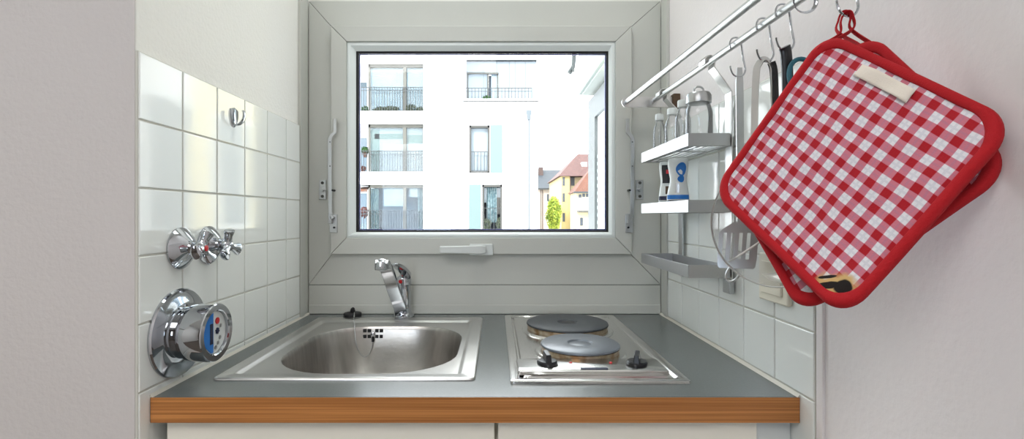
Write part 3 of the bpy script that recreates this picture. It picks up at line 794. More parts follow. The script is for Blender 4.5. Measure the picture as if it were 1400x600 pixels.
strip([bp_(.026,.02),bp_(.031,.02),bp_(.031,.066),bp_(.026,.066)])
obj('blade', mb, M['alu'], t)

# tongs: an arched steel band with two arms
Y = .769; X0 = r2x(Y)+.003
t = thing('kitchen_tongs', V((X0,Y,CZ+.24)), 'arched steel tongs hanging on the second S-hook beside the pot holders', 'tongs')
zt_ = RZ2-.0540
mb = MB(); mb.sweep(spline([V((X0-.017,Y-.002,CZ+.03)),V((X0-.0165,Y,CZ+.12)),V((X0-.014,Y,zt_-.03)),V((X0-.009,Y,zt_-.008)),V((X0,Y,zt_)),V((X0+.009,Y,zt_-.008)),V((X0+.0125,Y,zt_-.03)),V((X0+.013,Y,CZ+.12)),V((X0+.014,Y-.002,CZ+.03))],5), (.0010,.0050), n=4, up=None)
obj('steel_band', mb, M['steel'], t)
mb = MB(); mb.sweep(spline([V((X0+.0155,Y-.002,CZ+.13)),V((X0+.0148,Y,zt_-.028)),V((X0+.0105,Y,zt_-.006))],5), (.0014,.0056), n=4)
obj('grip_sleeve', mb, M['black'], t)

# sieve
C0 = V((.408,.723,CZ-.011)); u = V((.58,-.81,0)).normalized(); v = V((0,0,1)); nn = u.cross(v).normalized()
if nn.y < 0: nn = -nn       # nn points away from the camera
R0 = .094
t = thing('kitchen_sieve', C0+V((0,0,-R0)), 'large round steel sieve with crossed wire supports hanging behind the pot holders', 'sieve')
def circ(r, off, n=48): return [C0+u*(r*math.cos(2*PI*i/n))+v*(r*math.sin(2*PI*i/n))+nn*off for i in range(n)]
mb = MB(); mb.sweep(circ(R0,0,64), (.0030,.0012), n=8, closed=True, up=nn)
rim = obj('rim', mb, M['steel'], t, smooth=True)
mesh_m = glass('wire_mesh', (.85,.85,.84,1), .7, .30, (.45,.45,.44,1), .45)
mb = MB(); prof = [(.93*R0,.002),(.85*R0,.012),(.68*R0,.024),(.4*R0,.033),(.15*R0,.036),(.001,.0365)]
mb.loops([circ(r,f_) for r,f_ in [(R0*.985,0)]+prof], False, False)
obj('mesh_bowl', mb, mesh_m, t, smooth=True)
mb = MB()
for s_ in (-1,1):
    pth = []
    for i in range(17):
        a = -1+2*i/16; base = u*(R0*a*.98*math.cos(.75))+v*(-s_*R0*a*.98*math.sin(.75))
        pth.append(C0+base+nn*(.004+.036*(1-a*a)))
    mb.sweep(pth, .0016, n=8)
obj('support_wire', mb, M['steel'], t, smooth=True)
e0 = C0+u*(R0*math.cos(PI*1.30))+v*(R0*math.sin(PI*1.30)); ed = (e0-C0).normalized(); et = nn.cross(ed).normalized()
mb = MB(); mb.sweep(spline([e0+et*.009, e0+et*.009+ed*.008, e0+et*.006+ed*.016, e0+ed*.019, e0-et*.006+ed*.016, e0-et*.009+ed*.008, e0-et*.009],4), .0017, n=8)
obj('rest_loop', mb, M['alu'], t, smooth=True)
hz = RZ2-.056
htop = V((r2x(.718)+.003,.718,hz))
mb = MB(); mb.sweep(spline([C0+v*R0, C0+v*(R0+.05)+V((.004,0,0)), V((htop.x+.002,.719,CZ+.17)), V((htop.x+.004,.718,CZ+.20))],5), (.005,.0016), n=8, up=(1,0,0))
obj('handle_strip', mb, M['steel'], t, smooth=True)
mb = MB(); mb.sweep(spline([V((htop.x+.004,.718,CZ+.115)),V((htop.x+.005,.718,CZ+.16)),V((htop.x+.004,.718,CZ+.215)),V((htop.x+.002,.718,hz-.006)),V((htop.x-.001,.7165,hz+.002))],5), (.0085,.0042), n=12, up=(1,0,0))
obj('black_grip', mb, M['black'], t, smooth=True)

# peeler with teal loop
c = P(1097,104,.705)
t = thing('bottle_opener', c, 'dark teal looped grip of a utensil just behind the left edge of the pot holders', 'utensil')
mb = MB(); mb.sweep([c+V((.019*math.cos(a),.004*math.sin(a),.026*math.sin(a))) for a in [2*PI*i/32 for i in range(32)]], .0034, n=10, closed=True)
obj('loop_grip', mb, M['teal'], t, smooth=True)
obj('steel_shank', MB().sweep([c+V((0,0,-.026)),c+V((0,0,-.07))], (.006,.0015), n=8, up=(1,0,0)), M['alu'], t)

# ---------------------------------------------------------------- pot holders
Tc = V((.402,.59,CZ+.221)); Rc = V((.467,.4327,CZ+.083)); Lc = V((.2855,.6464,CZ+.031))
ea, eb = Rc-Tc, Lc-Tc
pn = ea.cross(eb).normalized()
if pn.y > 0: pn = -pn      # towards the camera
def holder(name, rot, shift, off, mface, label, hookpt, looplen, withtag, wob):
    # in-plane frame; rotate the square about its centre
    la, lb = ea.length, eb.length
    cen = Tc+ea*.5+eb*.5+shift
    A = Matrix.Rotation(rot, 3, pn)
    EA, EB = A@ea, A@eb
    O = cen-EA*.5-EB*.5+pn*off
    def Q(a, b, h=0):
        w = wob*(math.sin(3.1*a+1.3)*math.cos(2.6*b+.4)*.5+math.sin(6.3*a*b+.5)*.3)
        return O+EA*a+EB*b+pn*(h+w)
    t = thing(name, Q(1,1), label, 'pot holder', 'red gingham pot holders on the hook')
    th = .0042; out = rrect(0,1,0,1,.135,k=9,m=9)
    def ring_(s, h): return [(.5+(x-.5)*s, .5+(y-.5)*s, h) for x, y in out]
    S = [(.001,th),(.12,th),(.25,th),(.38,th),(.5,th),(.62,th),(.72,th),(.80,th),(.86,th*.98),(.905,th*.8),(.94,th*.6)]
    lps = [ring_(s,h) for s,h in S]; lps += [ring_(s,-h) for s,h in reversed(S)]
    mb = MB(); bm = mb.bm; uvl = bm.loops.layers.uv.new('UVMap')
    vs = [[bm.verts.new(Q(a,b,h+.0011*math.sin(a*23)*math.sin(b*23)*(1 if h>0 else 0))) for a,b,h in l] for l in lps]
    n = len(out)
    for j in range(len(vs)-1):
        for i in range(n):
            k = (i+1)%n; f_ = bm.faces.new((vs[j][i],vs[j][k],vs[j+1][k],vs[j+1][i]))
            for lp, (jj,ii) in zip(f_.loops, ((j,i),(j,k),(j+1,k),(j+1,i))):
                a,b,h = lps[jj][ii]; lp[uvl].uv = (a,b)
    obj('quilted_panel', mb, mface, t, smooth=True, angle=80)
    bnd = [(.905,.0044),(.915,.0062),(.955,.0070),(.985,.0058),(1.0,.0),(.985,-.0058),(.955,-.0070),(.915,-.0062),(.905,-.0044)]
    mb = MB(); mb.ring([[Q(a,b,h) for a,b,h in ring_(s,h)] for s,h in bnd])
    bi = obj('binding', mb, M['red'], t, smooth=True, angle=80)
    # hanging loop
    st = Q(.075,.075,.004); hp = V(hookpt)
    sd = (Q(.12,.03,0)-Q(.03,.12,0)).normalized()
    mid = (st+hp)/2
    pth = spline([Q(.03,.10,.002), Q(.035,.075,.003), hp-sd*.0075+V((0,0,-.022)), hp-sd*.0065+V((0,0,-.008)), hp-sd*.004+V((0,0,-.001)), hp+V((0,0,.0008)), hp+sd*.004+V((0,0,-.001)), hp+sd*.0065+V((0,0,-.008)), hp+sd*.0065+V((0,0,-.022)), Q(.075,.035,.002), Q(.10,.03,.002)],5)
    mb = MB(); mb.sweep(pth, (.0038,.0012), n=8, up=pn+sd*.5)
    obj('hanging_loop', mb, M['red'], t, smooth=True, angle=60)
    if withtag:
        mb = MB(); rows = []
        for bb in (.072,.085,.098,.111,.124,.135):
            rows.append([Q(a_, bb-.005*math.sin(PI*(a_-.3)/.3), .0068+.0012*math.sin((a_+bb)*30)) for a_ in [.305+.295*i/12 for i in range(13)]])
        mb.loops(rows, False, False, closed=False)
        tg = obj('care_label', mb, M['tag'], t, smooth=True, label='small cream cloth care label')
        sm = tg.modifiers.new('thick','SOLIDIFY'); sm.thickness = .0008
    return t
hkp = V((r2x(.594)+.003,.594,RZ2-.0590+.0035))
holder('pot_holder', 0, V((0,0,0)), 0, M['gingham'], 'red and white gingham quilted pot holder with a scorch mark, in front', hkp, .03, True, .006)
sg = -1
back = holder('pot_holder', math.radians(14)*sg, V((-.002,.006,.001)), -.024, M['gingham2'], 'red bound quilted pot holder behind, mostly hidden by the scorched one', hkp+V((0,.004,.0025)), .03, False, .006)

exec_ext = True
# ---------------------------------------------------------------- outside: buildings across the yard
ext = dict(
 white = mat('render_white', rgb(240,240,240), .9, bump=.1, bscale=3),
 white2 = mat('panel_white', rgb(226,230,232), .8),
 framec = mat('window_frame_beige', rgb(74,72,65), .6),
 framed = mat('window_frame_taupe', rgb(55,53,49), .6),
 rail = mat('railing_grey', rgb(44,48,50), .6),
 dark = mat('dark_interior', rgb(62,68,76), .6),
 blind = mat('blind_white', rgb(124,132,138), .7),
 pglass = mat('pane_blue', rgb(100,116,126), .06, spec=.9),
 shutter = mat('frosted_shutter', rgb(84,100,98), .25),
 slate = mat('slate_roof', rgb(46,51,56), .7, var=.2, vscale=2),
 tiler = mat('red_roof_tiles', rgb(79,50,44), .8, var=.25, vscale=3),
 tileo = mat('orange_roof_tiles', rgb(93,58,43), .8, var=.2, vscale=3),
 yellow = mat('yellow_render', rgb(176,158,108), .9),
 yellow2 = mat('cream_render', rgb(184,170,138), .9),
 pinkish = mat('pale_render', rgb(176,164,156), .9),
 grey = mat('grey_frame', rgb(63,67,67), .45),
 soffit = mat('soffit_grey', rgb(150,156,154), .8),
 ground = mat('yard_paving', rgb(180,178,172), .9, var=.1, vscale=1),
 leaf = mat('leaf_green', rgb(96,120,30), .8, noisecol=rgb(170,178,60), vscale=3),
 leafp = mat('leaf_pale', rgb(54,63,46), .8, noisecol=rgb(74,78,63), vscale=20),
 leafb = mat('leaf_bright', rgb(40,75,25), .8, noisecol=rgb(25,58,16), vscale=20),
 flower = mat('flower_pink', rgb(89,37,33), .8, noisecol=rgb(99,71,67), vscale=30),
 orange = mat('orange_cloth', rgb(97,58,40), .8, noisecol=rgb(100,84,75), vscale=6),
 terracotta = mat('terracotta', rgb(79,46,35), .8),
 brownp = mat('brown_pipe', rgb(63,46,40), .6),
 curtain = mat('patterned_curtain', rgb(126,142,144), .8, noisecol=rgb(70,96,104), vscale=9),
)
ext['pent'] = mat('penthouse_wall_shaded', rgb(112,118,124), .8)  # greyer than the facade: shade of the recess put into the colour
ext['fascia'] = mat('fascia_pale', rgb(126,134,132), .8)
ext['pipe'] = mat('rain_pipe_grey', rgb(92,98,102), .6, .3)
ext['drip'] = mat('drip_edge', rgb(40,36,36), .8)
ext['louvre'] = mat('louvre_white', rgb(140,150,150), .7)
YF = 24.0
def fx(px): return (px-CX)/F*YF
def fz(py): return CZ+(CY-py)/F*YF
GZ = -5.5
struct('ground', box((-60,1.8,GZ-.3),(60,110,GZ)), ext['ground'])
bl = thing('apartment_building', (-6,YF,GZ), 'white rendered apartment building with railed balconies filling most of the window view', 'building')
openings = [(fx(440),fx(579),fz(151.7),fz(86)),(fx(440),fx(579),fz(235),fz(169)),(fx(440),fx(579),fz(318),fz(252)),
            (fx(641.4),fx(669.4),fz(236.3),fz(171)),(fx(659),fx(686.8),fz(318),fz(252))]
xr = fx(735)
top = fz(40)
mb = MB()
holes(mb, -14, fx(634), GZ, top, openings, YF, YF+.35)
holes(mb, fx(634), xr, GZ, fz(138.3), openings, YF, YF+.35)
obj('facade', mb, ext['white'], bl)
mb = MB(); mb.box((fx(634),YF+.0,fz(138.3)),(xr,YF+2.0,fz(135))) ; mb.box((fx(631),YF-.02,fz(138.6)),(fx(736),YF+.1,fz(137.9)))
obj('terrace_slab', mb, ext['white'], bl)
mb = MB(); mb.box((fx(633),YF-.06,fz(139.4)),(fx(736.5),YF+.05,fz(138.2)))
obj('terrace_drip_edge', mb, ext['drip'], bl)
# core volumes behind the facade
mb = MB(); mb.box((-14,YF+2.4,GZ),(xr,YF+10,fz(135))); mb.box((xr-.3,YF+.35,GZ),(xr,YF+2.4,fz(138.3))); mb.box((-14,YF+2.4,fz(135)),(fx(634),YF+10,top))
mb.box((fx(625),YF+.35,fz(135)),(fx(634),YF+2.4,top))
for za, zb in ((152,168.8),(235.2,251.8)): mb.box((-14,YF+.35,fz(zb)),(xr-.3,YF+2.4,fz(za)))
mb.box((-14,YF+.35,fz(330)),(xr-.3,YF+2.4,fz(318)))
mb.box((-14,YF+.35,fz(85.8)),(fx(625),YF+2.4,top))
obj('core', mb, ext['white'], bl)
# penthouse wall set back behind the terrace
Yp = YF+2.0
def pz(py, Y=Yp): return CZ+(CY-py)/F*Y
def pxx(px, Y=Yp): return (px-CX)/F*Y
mb = MB(); holes(mb, fx(634), pxx(733), pz(136), pz(84), [(pxx(638.5),pxx(681.3),pz(134.5),pz(99.6))], Yp, Yp+.4)
pw = obj('penthouse_wall', mb, ext['pent'], bl)
mb = MB(); mb.box((pxx(636),Yp-.15,pz(83.6)),(pxx(734),Yp+.4,pz(82.6)))
obj('roof_flashing', mb, ext['rail'], pw)
mb = MB()
for px in (661,679,696,704,718): mb.box((pxx(px),Yp-.006,pz(135)),(pxx(px)+.012,Yp+.001,pz(84)))
obj('panel_joints', mb, ext['framed'], pw)
mb = MB(); mb.box((pxx(638.5),Yp-.05,pz(101)),(pxx(681.5),Yp+.02,pz(99.2)))
mb.box((pxx(638.5),Yp+.05,pz(134.5)),(pxx(640),Yp+.12,pz(99.6))); mb.box((pxx(679.8),Yp+.05,pz(134.5)),(pxx(681.3),Yp+.12,pz(99.6))); mb.box((pxx(666),Yp+.05,pz(134.5)),(pxx(668),Yp+.12,pz(99.6)))
wfp = obj('window_frame', mb, ext['framec'], pw)
obj('pane', box((pxx(640),Yp+.10,pz(134.5)),(pxx(666),Yp+.12,pz(101))), ext['blind'], wfp)
obj('open_door', box((pxx(668),Yp+.3,pz(134.5)),(pxx(671.5),Yp+.32,pz(101))), ext['dark'], wfp)
obj('pane', box((pxx(671.5),Yp+.15,pz(134.5)),(pxx(679.8),Yp+.17,pz(101))), ext['pglass'], wfp)

def railing(x0, x1, zb, zt, Y, parent, step=.125, mid=True):
    mb = MB()
    mb.box((x0,Y-.02,zt-.03),(x1,Y+.02,zt))
    if mid: mb.box((x0,Y-.012,zt-.19),(x1,Y+.012,zt-.165))
    mb.box((x0,Y-.012,zb),(x1,Y+.012,zb+.03))
    n = max(1,int((x1-x0)/step))
    for i in range(n+1):
        x = x0+(x1-x0)*i/n; mb.box((x-.013,Y-.013,zb),(x+.013,Y+.013,zt))
    return obj('railing', mb, ext['rail'], parent)
railing(pxx(636,YF+.3), pxx(727,YF+.3), fz(135), CZ+(CY-120)/F*(YF+.3), YF+.3, bl, .16)
# left column of wide windows with a loggia at the side
for k, (pt, pb) in enumerate(((86,151.7),(169,235),(252,318))):
    zt, zb = fz(pt), fz(pb)
    yg = YF+.22
    mb = MB()
    xa, xb = fx(502.5), fx(579)
    mb.box((xa,yg-.05,zt-.16),(xb,yg+.05,zt)); mb.box((xa,yg-.05,zb),(xb,yg+.05,zb+.06)); mb.box((xa,yg-.05,zb),(xa+.08,yg+.05,zt)); mb.box((xb-.06,yg-.05,zb),(xb,yg+.05,zt))
    mb.box((fx(550.2),yg-.06,zb),(fx(554.6),yg+.06,zt-.16))
    # glazed return of the loggia
    mb.box((xa,yg,zt-.12),(xa+.06,YF+2.2,zt)); mb.box((xa,YF+2.1,zb),(xa+.06,YF+2.2,zt))
    wf = obj('window_frame', mb, ext['framec'], bl)
    obj('pane', box((xa+.08,yg+.01,zb+.06),(fx(550.2),yg+.02,zt-.16)), M['pane'], wf)
    obj('pane', box((fx(554.6),yg+.01,zb+.06),(xb-.06,yg+.02,zt-.16)), M['pane'], wf)
    # room behind the pane: blinds or curtains
    if k == 0: obj('sheer_curtain', box((xa+.08,yg+.12,zb+.06),(xb-.06,yg+.14,zt-.16)), ext['pglass'], wf)
    if k == 1: 
        obj('sheer_curtain', box((xa+.08,yg+.12,zb+.06),(xb-.06,yg+.14,zt-.16)), ext['blind'], wf)
        mb = MB(); mb.box((xa+.08,yg+.10,zb+.06),(xa+.5,yg+.12,zt-.25)); mb.box((fx(556),yg+.10,zt-.9),(xb-.1,yg+.12,zt-.5)); mb.box((fx(510),yg+.10,zt-.7),(fx(549),yg+.12,zt-.45))
        obj('curtain', mb, ext['shutter'], wf)
    if k == 2:
        obj('room', box((xa+.08,yg+1.2,zb),(xb-.06,yg+1.25,zt)), ext['dark'], wf)
        mb = MB(); mb.box((fx(520),yg+.5,zt-1.05),(fx(550),yg+.55,zt)); mb.box((fx(555),yg+.5,zt-.6),(fx(571),yg+.55,zt)); obj('roller_blind', mb, ext['pglass'], wf)
        mb = MB()
        for ca, cb_ in ((503.5,515),(569.5,578)):
            mb = MB(); nseg = 18; ls = []
            for zz_ in (zb+.05, zt-.18):
                row = [V((fx(ca)+(fx(cb_)-fx(ca))*i/nseg, yg+.18+.05*math.sin(i*1.9), zz_)) for i in range(nseg+1)]
                ls.append(row)
            mb.loops(ls, False, False, closed=False); obj('curtain', mb, ext['curtain'], wf)
    # loggia back wall window
    mb = MB(); mb.box((-11,YF+2.3,zb),(xa,YF+2.38,zt)); obj('loggia_wall', mb, ext['white2'], bl)
    obj('loggia_door', box((pxx(478,YF+2.25),YF+2.25,zb),(pxx(501,YF+2.25),YF+2.29,zt-.35)), ext['pglass'], bl)
    railing(fx(486), xb, zb, fz((118.3,205.6,287.5)[k]), YF+.08, bl, .125)
# narrow windows in the middle
for k, (a, b, pt, pb) in enumerate(((641.4,669.4,171,236.3),(659,686.8,252,318))):
    zt, zb = fz(pt), fz(pb); xa, xb = fx(a), fx(b); yg = YF+.25
    mb = MB(); mb.box((xa,YF+.02,zt-.12),(xb,yg+.08,zt)); mb.box((xa,YF+.02,zb),(xb,yg+.08,zb+.08)); mb.box((xa,YF+.02,zb),(xa+.09,yg+.08,zt)); mb.box((xb-.09,YF+.02,zb),(xb,yg+.08,zt))
    wf = obj('window_frame', mb, ext['framed'], bl)
    if k == 0: obj('roller_blind', box((xa+.09,yg,zb+.08),(xb-.09,yg+.03,zt-.12)), ext['blind'], wf)
    else:
        obj('room', box((xa+.09,yg+.9,zb),(xb-.09,yg+.95,zt)), ext['dark'], wf)
        obj('roller_blind', box((xa+.09,yg+.3,zb+1.5),(xb-.09,yg+.33,zt)), ext['pglass'], wf)
        mb = MB(); ls = []
        for zz_ in (zb+.5, zt-.13): ls.append([V((xa+.22+(xb-xa-.5)*i/16, yg+.15+.04*math.sin(i*1.9), zz_)) for i in range(17)])
        mb.loops(ls, False, False, closed=False); obj('curtain', mb, ext['curtain'], wf)
        mb = MB(); mb.box((xb-.28,yg+.12,zb+.9),(xb-.1,yg+.14,zb+1.75)); obj('side_curtain', mb, ext['framed'], wf)
    rr = railing(xa+.09, xb-.09, zb+.1, fz((207,284)[k]), YF+.05, bl, .14, False)
    sa, sb = ((670.3,687),(641,657.5))[k]
    obj('glass_shutter', box((fx(sa),YF-.06,zb),(fx(sb),YF-.02,zt)), ext['shutter'], bl)
# rain pipe
mb = MB(); mb.cyl((fx(723),YF-.08,GZ),(fx(723),YF-.08,fz(163)),.045, n=12)
dp = obj('rain_pipe', mb, ext['pipe'], bl, smooth=True)
mb = MB(); mb.hexa([V((fx(721),YF-.16,fz(164))),V((fx(725),YF-.16,fz(164))),V((fx(725),YF,fz(164))),V((fx(721),YF,fz(164)))],
                   [V((fx(719),YF-.24,fz(152))),V((fx(726.5),YF-.24,fz(152))),V((fx(726.5),YF,fz(152))),V((fx(719),YF,fz(152)))])
obj('rain_hopper', mb, ext['pipe'], dp)

def bush(name, c, rx, ry, rz, m, n, leaf, label, cat='plant', group=None, pot=None, trunk=None):
    c = V(c)
    t = thing(name, c-V((0,0,rz)), label, cat, group)
    mb = MB()
    for i in range(n):
        a = random.uniform(0,2*PI); ct = random.uniform(-1,1); st_ = math.sqrt(1-ct*ct); rr = random.uniform(.55,1.0)
        lump = 1+.14*math.sin(3*a+ct*5)+.08*math.sin(7*a)
        p = c+V((rx*st_*math.cos(a)*rr*lump, ry*st_*math.sin(a)*rr*lump, rz*ct*rr))
        d1 = V((random.gauss(0,1),random.gauss(0,1),random.gauss(0,1))).normalized(); d2 = d1.orthogonal().normalized()*.55
        s_ = leaf*random.uniform(.6,1.3)
        mb.bm.faces.new([mb.bm.verts.new(q) for q in (p-d1*s_, p+d2*s_, p+d1*s_, p-d2*s_)])
    mb.nofix = True
    obj('foliage', mb, m, t)
    if pot:
        q = MB(); q.lathe([(pot*.7,0),(pot,pot*1.5),(pot*1.08,pot*1.5),(pot*1.08,pot*1.7),(pot*.9,pot*1.7)], c-V((0,0,rz+pot*1.3)), n=14); obj('plant_pot', q, ext['terracotta'], t, smooth=True)
    if trunk:
        q = MB(); q.cyl(c-V((0,0,rz+trunk)), c, .22, .1, n=10); obj('trunk', q, ext['brownp'], t)
    return t
for k in range(3):
    zb = fz((151.7,235,318)[k])
bp1 = 'balcony plants of the white building'
bush('potted_plant', (fx(519),YF+.0+.13,fz(148.5)), .35,.03,.14, ext['leafp'], 240, .05, 'pale green potted plant low behind the top balcony railing, left part', group=None)
bush('potted_plant', (fx(534),YF+.13,fz(148)), .42,.03,.15, ext['leafp'], 300, .05, 'pale green potted plant low behind the top balcony railing, middle part')
bush('potted_plant', (fx(561),YF+.13,fz(147)), .24,.03,.2, ext['leafp'], 220, .05, 'bushy pale green plant right of the mullion behind the top balcony railing')
bush('potted_plant', (fx(573),YF+.13,fz(148.5)), .2,.03,.13, ext['leafp'], 160, .05, 'low pale green plant at the right end of the top balcony railing')
bush('potted_plant', (fx(497),YF+.3,fz(204.5)), .22,.16,.17, ext['leafb'], 300, .06, 'bright green plant on the middle balcony at the left edge of the window view', pot=.13)
bush('potted_flower', (fx(494),YF+.3,fz(229.5)), .16,.12,.14, ext['flower'], 200, .05, 'pink red flowers low on the middle balcony at the left edge of the window view', pot=.1)
bush('potted_plant', (fx(497),YF+.3,fz(147.5)), .2,.12,.16, ext['leafb'], 200, .05, 'small green plant on the top balcony at the left edge of the window view', pot=.09)
bush('potted_flower', (fx(496),YF+.3,fz(290)), .22,.14,.3, ext['flower'], 260, .05, 'pale pink flowering plant on the lowest balcony at the left edge of the window view')
bush('potted_plant', (fx(666),YF+.06,fz(306)), .2,.03,.3, ext['leafp'], 260, .05, 'flowering plant behind the railing of the narrow lower window')
bush('potted_plant', (fx(682),YF+.06,fz(305)), .14,.03,.32, ext['leafp'], 200, .05, 'tall pale plant at the right side of the narrow lower window')
bush('potted_plant', (pxx(665,YF+.6),YF+.6,fz(135)+.16), .2,.14,.16, ext['leafb'], 200, .05, 'small green plant behind the roof terrace railing')
obj('flower_box', box((pxx(683,YF+.6),YF+.5,fz(135)),(pxx(705,YF+.6),YF+.7,fz(135)+.1)), ext['flower'], label='long red flower box on the roof terrace floor', cat='flower box')
mb = MB(); a = pxx(708,YF+.8); b = pxx(720,YF+.8); z0_ = fz(135)
mb.hexa([V((a,YF+.6,z0_)),V((b,YF+.6,z0_)),V((b,YF+1.0,z0_)),V((a,YF+1.0,z0_))],[V(((a+b)/2-.03,YF+.78,z0_+.22)),V(((a+b)/2+.03,YF+.78,z0_+.22)),V(((a+b)/2+.03,YF+.82,z0_+.22)),V(((a+b)/2-.03,YF+.82,z0_+.22))])
obj('terrace_cover', mb, ext['rail'], label='grey peaked cover standing on the roof terrace', cat='cover')
mb = MB(); mb.hexa([V((fx(486),YF+.3,fz(259))),V((fx(500),YF+.3,fz(259))),V((fx(500),YF+1.4,fz(254))),V((fx(486),YF+1.4,fz(254)))],[V((fx(486),YF+.3,fz(258))),V((fx(500),YF+.3,fz(258))),V((fx(500),YF+1.4,fz(253))),V((fx(486),YF+1.4,fz(253)))])
mb.box((fx(486),YF+.29,fz(261.5)),(fx(500),YF+.31,fz(258)))
obj('awning', mb, ext['orange'], label='orange awning over the lowest balcony at the left edge of the window view', cat='awning')

# grey roofed house
def at(px, py, Y): return P(px, py, Y)
Yg = 50
g = thing('grey_roofed_house', (at(753,295,Yg).x,Yg,GZ), 'pale house with a slate grey roof beyond the white building', 'house')
xa, xb = at(735.4,0,Yg).x, at(776,0,Yg).x; ze = at(0,256,Yg).z; zr = at(0,232,Yg+4).z
obj('wall', box((xa,Yg,GZ),(xb,Yg+8,ze)), ext['pinkish'], g)
mb = MB(); mb.hexa([V((xa-.1,Yg-.3,ze-.1)),V((xa-.1,Yg+8.3,ze-.1)),V((xa-.1,Yg+4,zr))],[V((xb+.1,Yg-.3,ze-.1)),V((xb+.1,Yg+8.3,ze-.1)),V((xb+.1,Yg+4,zr))])
obj('roof', mb, ext['slate'], g)
obj('gutter', box((xa-.1,Yg-.4,ze-.25),(xb,Yg-.25,ze-.1)), ext['rail'], g)
c = at(739,229,Yg+3); obj('chimney', box((c.x-.25,Yg+2.6,ze),(c.x+.25,Yg+3.4,c.z)), ext['brownp'], g)
for px in (739,741.5): q = at(px,0,Yg); obj('drainpipe', MB().cyl((q.x,Yg-.15,GZ),(q.x,Yg-.15,ze-.1),.035, n=8), ext['brownp'], g)
for px in (749,753): q = at(px,270,Yg); obj('window', box((q.x-.1,Yg-.04,q.z-.35),(q.x+.1,Yg+.02,q.z+.35)), ext['dark'], g)
q = at(757,249,Yg+.9); obj('skylight', box((q.x-.2,Yg+.6,q.z-.02),(q.x+.2,Yg+1.1,q.z+.12)), ext['white2'], g)
# tree
q = at(757,293,37); bush('garden_tree', q, .56,.5,1.4, ext['leaf'], 3000, .09, 'rounded yellow-green tree in front of the pale grey-roofed house', 'tree', trunk=2.5)

# yellow tower house
Yt = 40
h = thing('yellow_house', (at(780,0,Yt).x,Yt,GZ), 'tall yellow house with a steep red hipped roof', 'house')
xa, xb = at(767.5,0,Yt).x, at(779,0,Yt).x; ze = at(0,240,Yt).z
xc = 7.9
obj('wall', box((xa,Yt,GZ),(xb+.0,Yt+9,ze)), ext['yellow'], h)
obj('side_wall', box((xb,Yt+.6,GZ),(xc,Yt+8.5,ze-.1)), ext['yellow2'], h)
rz_ = at(0,210.6,Yt+4).z
mb = MB(); e = .25
lo = [V((xa-e,Yt-e,ze-.05)),V((xc+2,Yt-e,ze-.05)),V((xc+2,Yt+9,ze-.05)),V((xa-e,Yt+9,ze-.05))]
hi = [V((at(790,0,Yt+4).x,Yt+4,rz_)),V((xc+1.5,Yt+4,rz_)),V((xc+1.5,Yt+5,rz_)),V((at(790,0,Yt+4).x,Yt+5,rz_))]
mb.hexa(lo, hi); rf = obj('roof', mb, ext['tiler'], h)
q = at(797,227,Yt+2.2); obj('dormer_window', box((q.x-.22,Yt+1.5,q.z-.25),(q.x+.22,Yt+3,q.z+.25)), ext['white2'], rf)
for py in (248,270,297):
    for px, yy in ((770.7,Yt),(783,Yt+.6)):
        q = at(px,py,yy); w2 = .09 if px < 775 else .15
        obj('window', box((q.x-w2,yy-.03,q.z-.35),(q.x+w2,yy+.02,q.z+.35)), ext['dark'], h)
q = at(779.5,0,Yt); obj('drainpipe', MB().cyl((q.x,Yt-.1,GZ),(q.x,Yt-.1,ze-.1),.04, n=8), ext['brownp'], h)
# lower cream house to its right
Yh = 36
h = thing('cream_house', (at(800,0,Yh).x,Yh,GZ), 'low cream house with an orange tiled roof, right of the yellow house', 'house')
xa = at(788,0,Yh).x; ze = at(0,262,Yh).z; xb = xa+7
obj('wall', box((xa,Yh,GZ),(xb,Yh+3.0,ze)), ext['yellow2'], h)
mb = MB(); zr = ze+2.2
lo = [V((xa-.2,Yh-.25,ze-.05)),V((xb,Yh-.25,ze-.05)),V((xb,Yh+3.2,ze-.05)),V((xa-.2,Yh+3.2,ze-.05))]
hi = [V((xa+1.6,Yh+1.5,zr)),V((xb,Yh+1.5,zr)),V((xb,Yh+1.6,zr)),V((xa+1.6,Yh+1.6,zr))]
mb.hexa(lo, hi); obj('roof', mb, ext['tileo'], h)
obj('gutter', box((xa-.25,Yh-.35,ze-.12),(xb,Yh-.22,ze)), ext['rail'], h)
for px, py in ((793,268),(798,267),(803,267),(795,303)):
    q = at(px,py,Yh); hh_ = .12 if py < 280 else .3
    obj('window', box((q.x-.1,Yh-.03,q.z-hh_),(q.x+.1,Yh+.02,q.z+hh_)), ext['dark'], h)
a = at(791,289,Yh-.6); obj('door_canopy', box((a.x,Yh-.6,a.z-.06),(a.x+1.6,Yh,a.z+.06)), ext['framec'], h)

# our own building's side wing, standing out to the right of the window
XW = .945
wg = thing('side_wing', (XW+.5,3.4,GZ), 'building wing with a grey framed window and white overhang at the right of the view', 'building')
zt = CZ+155.5/F*5.0
obj('wing_base', box((XW+.04,1.75,GZ),(XW+1.5,3.3,zt)), ext['white'], wg)
obj('wing_wall', box((XW+.04,3.3,GZ),(XW+1.5,4.2,zt)), mat('wing_render', rgb(240,226,180), .9), wg)
mb = MB(); ff = .33
mb.box((XW,4.67,GZ+1),(XW+.14,5.0,zt)); mb.box((XW,4.2,zt-.22),(XW+.14,4.67,zt)); mb.box((XW,4.1,GZ+1),(XW+.14,4.2,zt))
fr_ = obj('bay_frame', mb, ext['grey'], wg)
obj('bay_pane', box((XW+.03,4.2,GZ+1),(XW+.05,4.67,zt-.22)), ext['white2'], fr_)
mb = MB(); z_ = CZ+.55
while z_ > CZ-1.2: mb.box((XW+.024,4.2,z_),(XW+.031,4.67,z_+.035)); z_ -= .07
obj('louvre_blind', mb, ext['louvre'], fr_)
obj('bay_return', box((XW+.14,4.86,GZ+1),(XW+1.5,5.0,zt)), ext['white2'], wg)
X2 = .169*5.0; zs = CZ+165/F*5.0
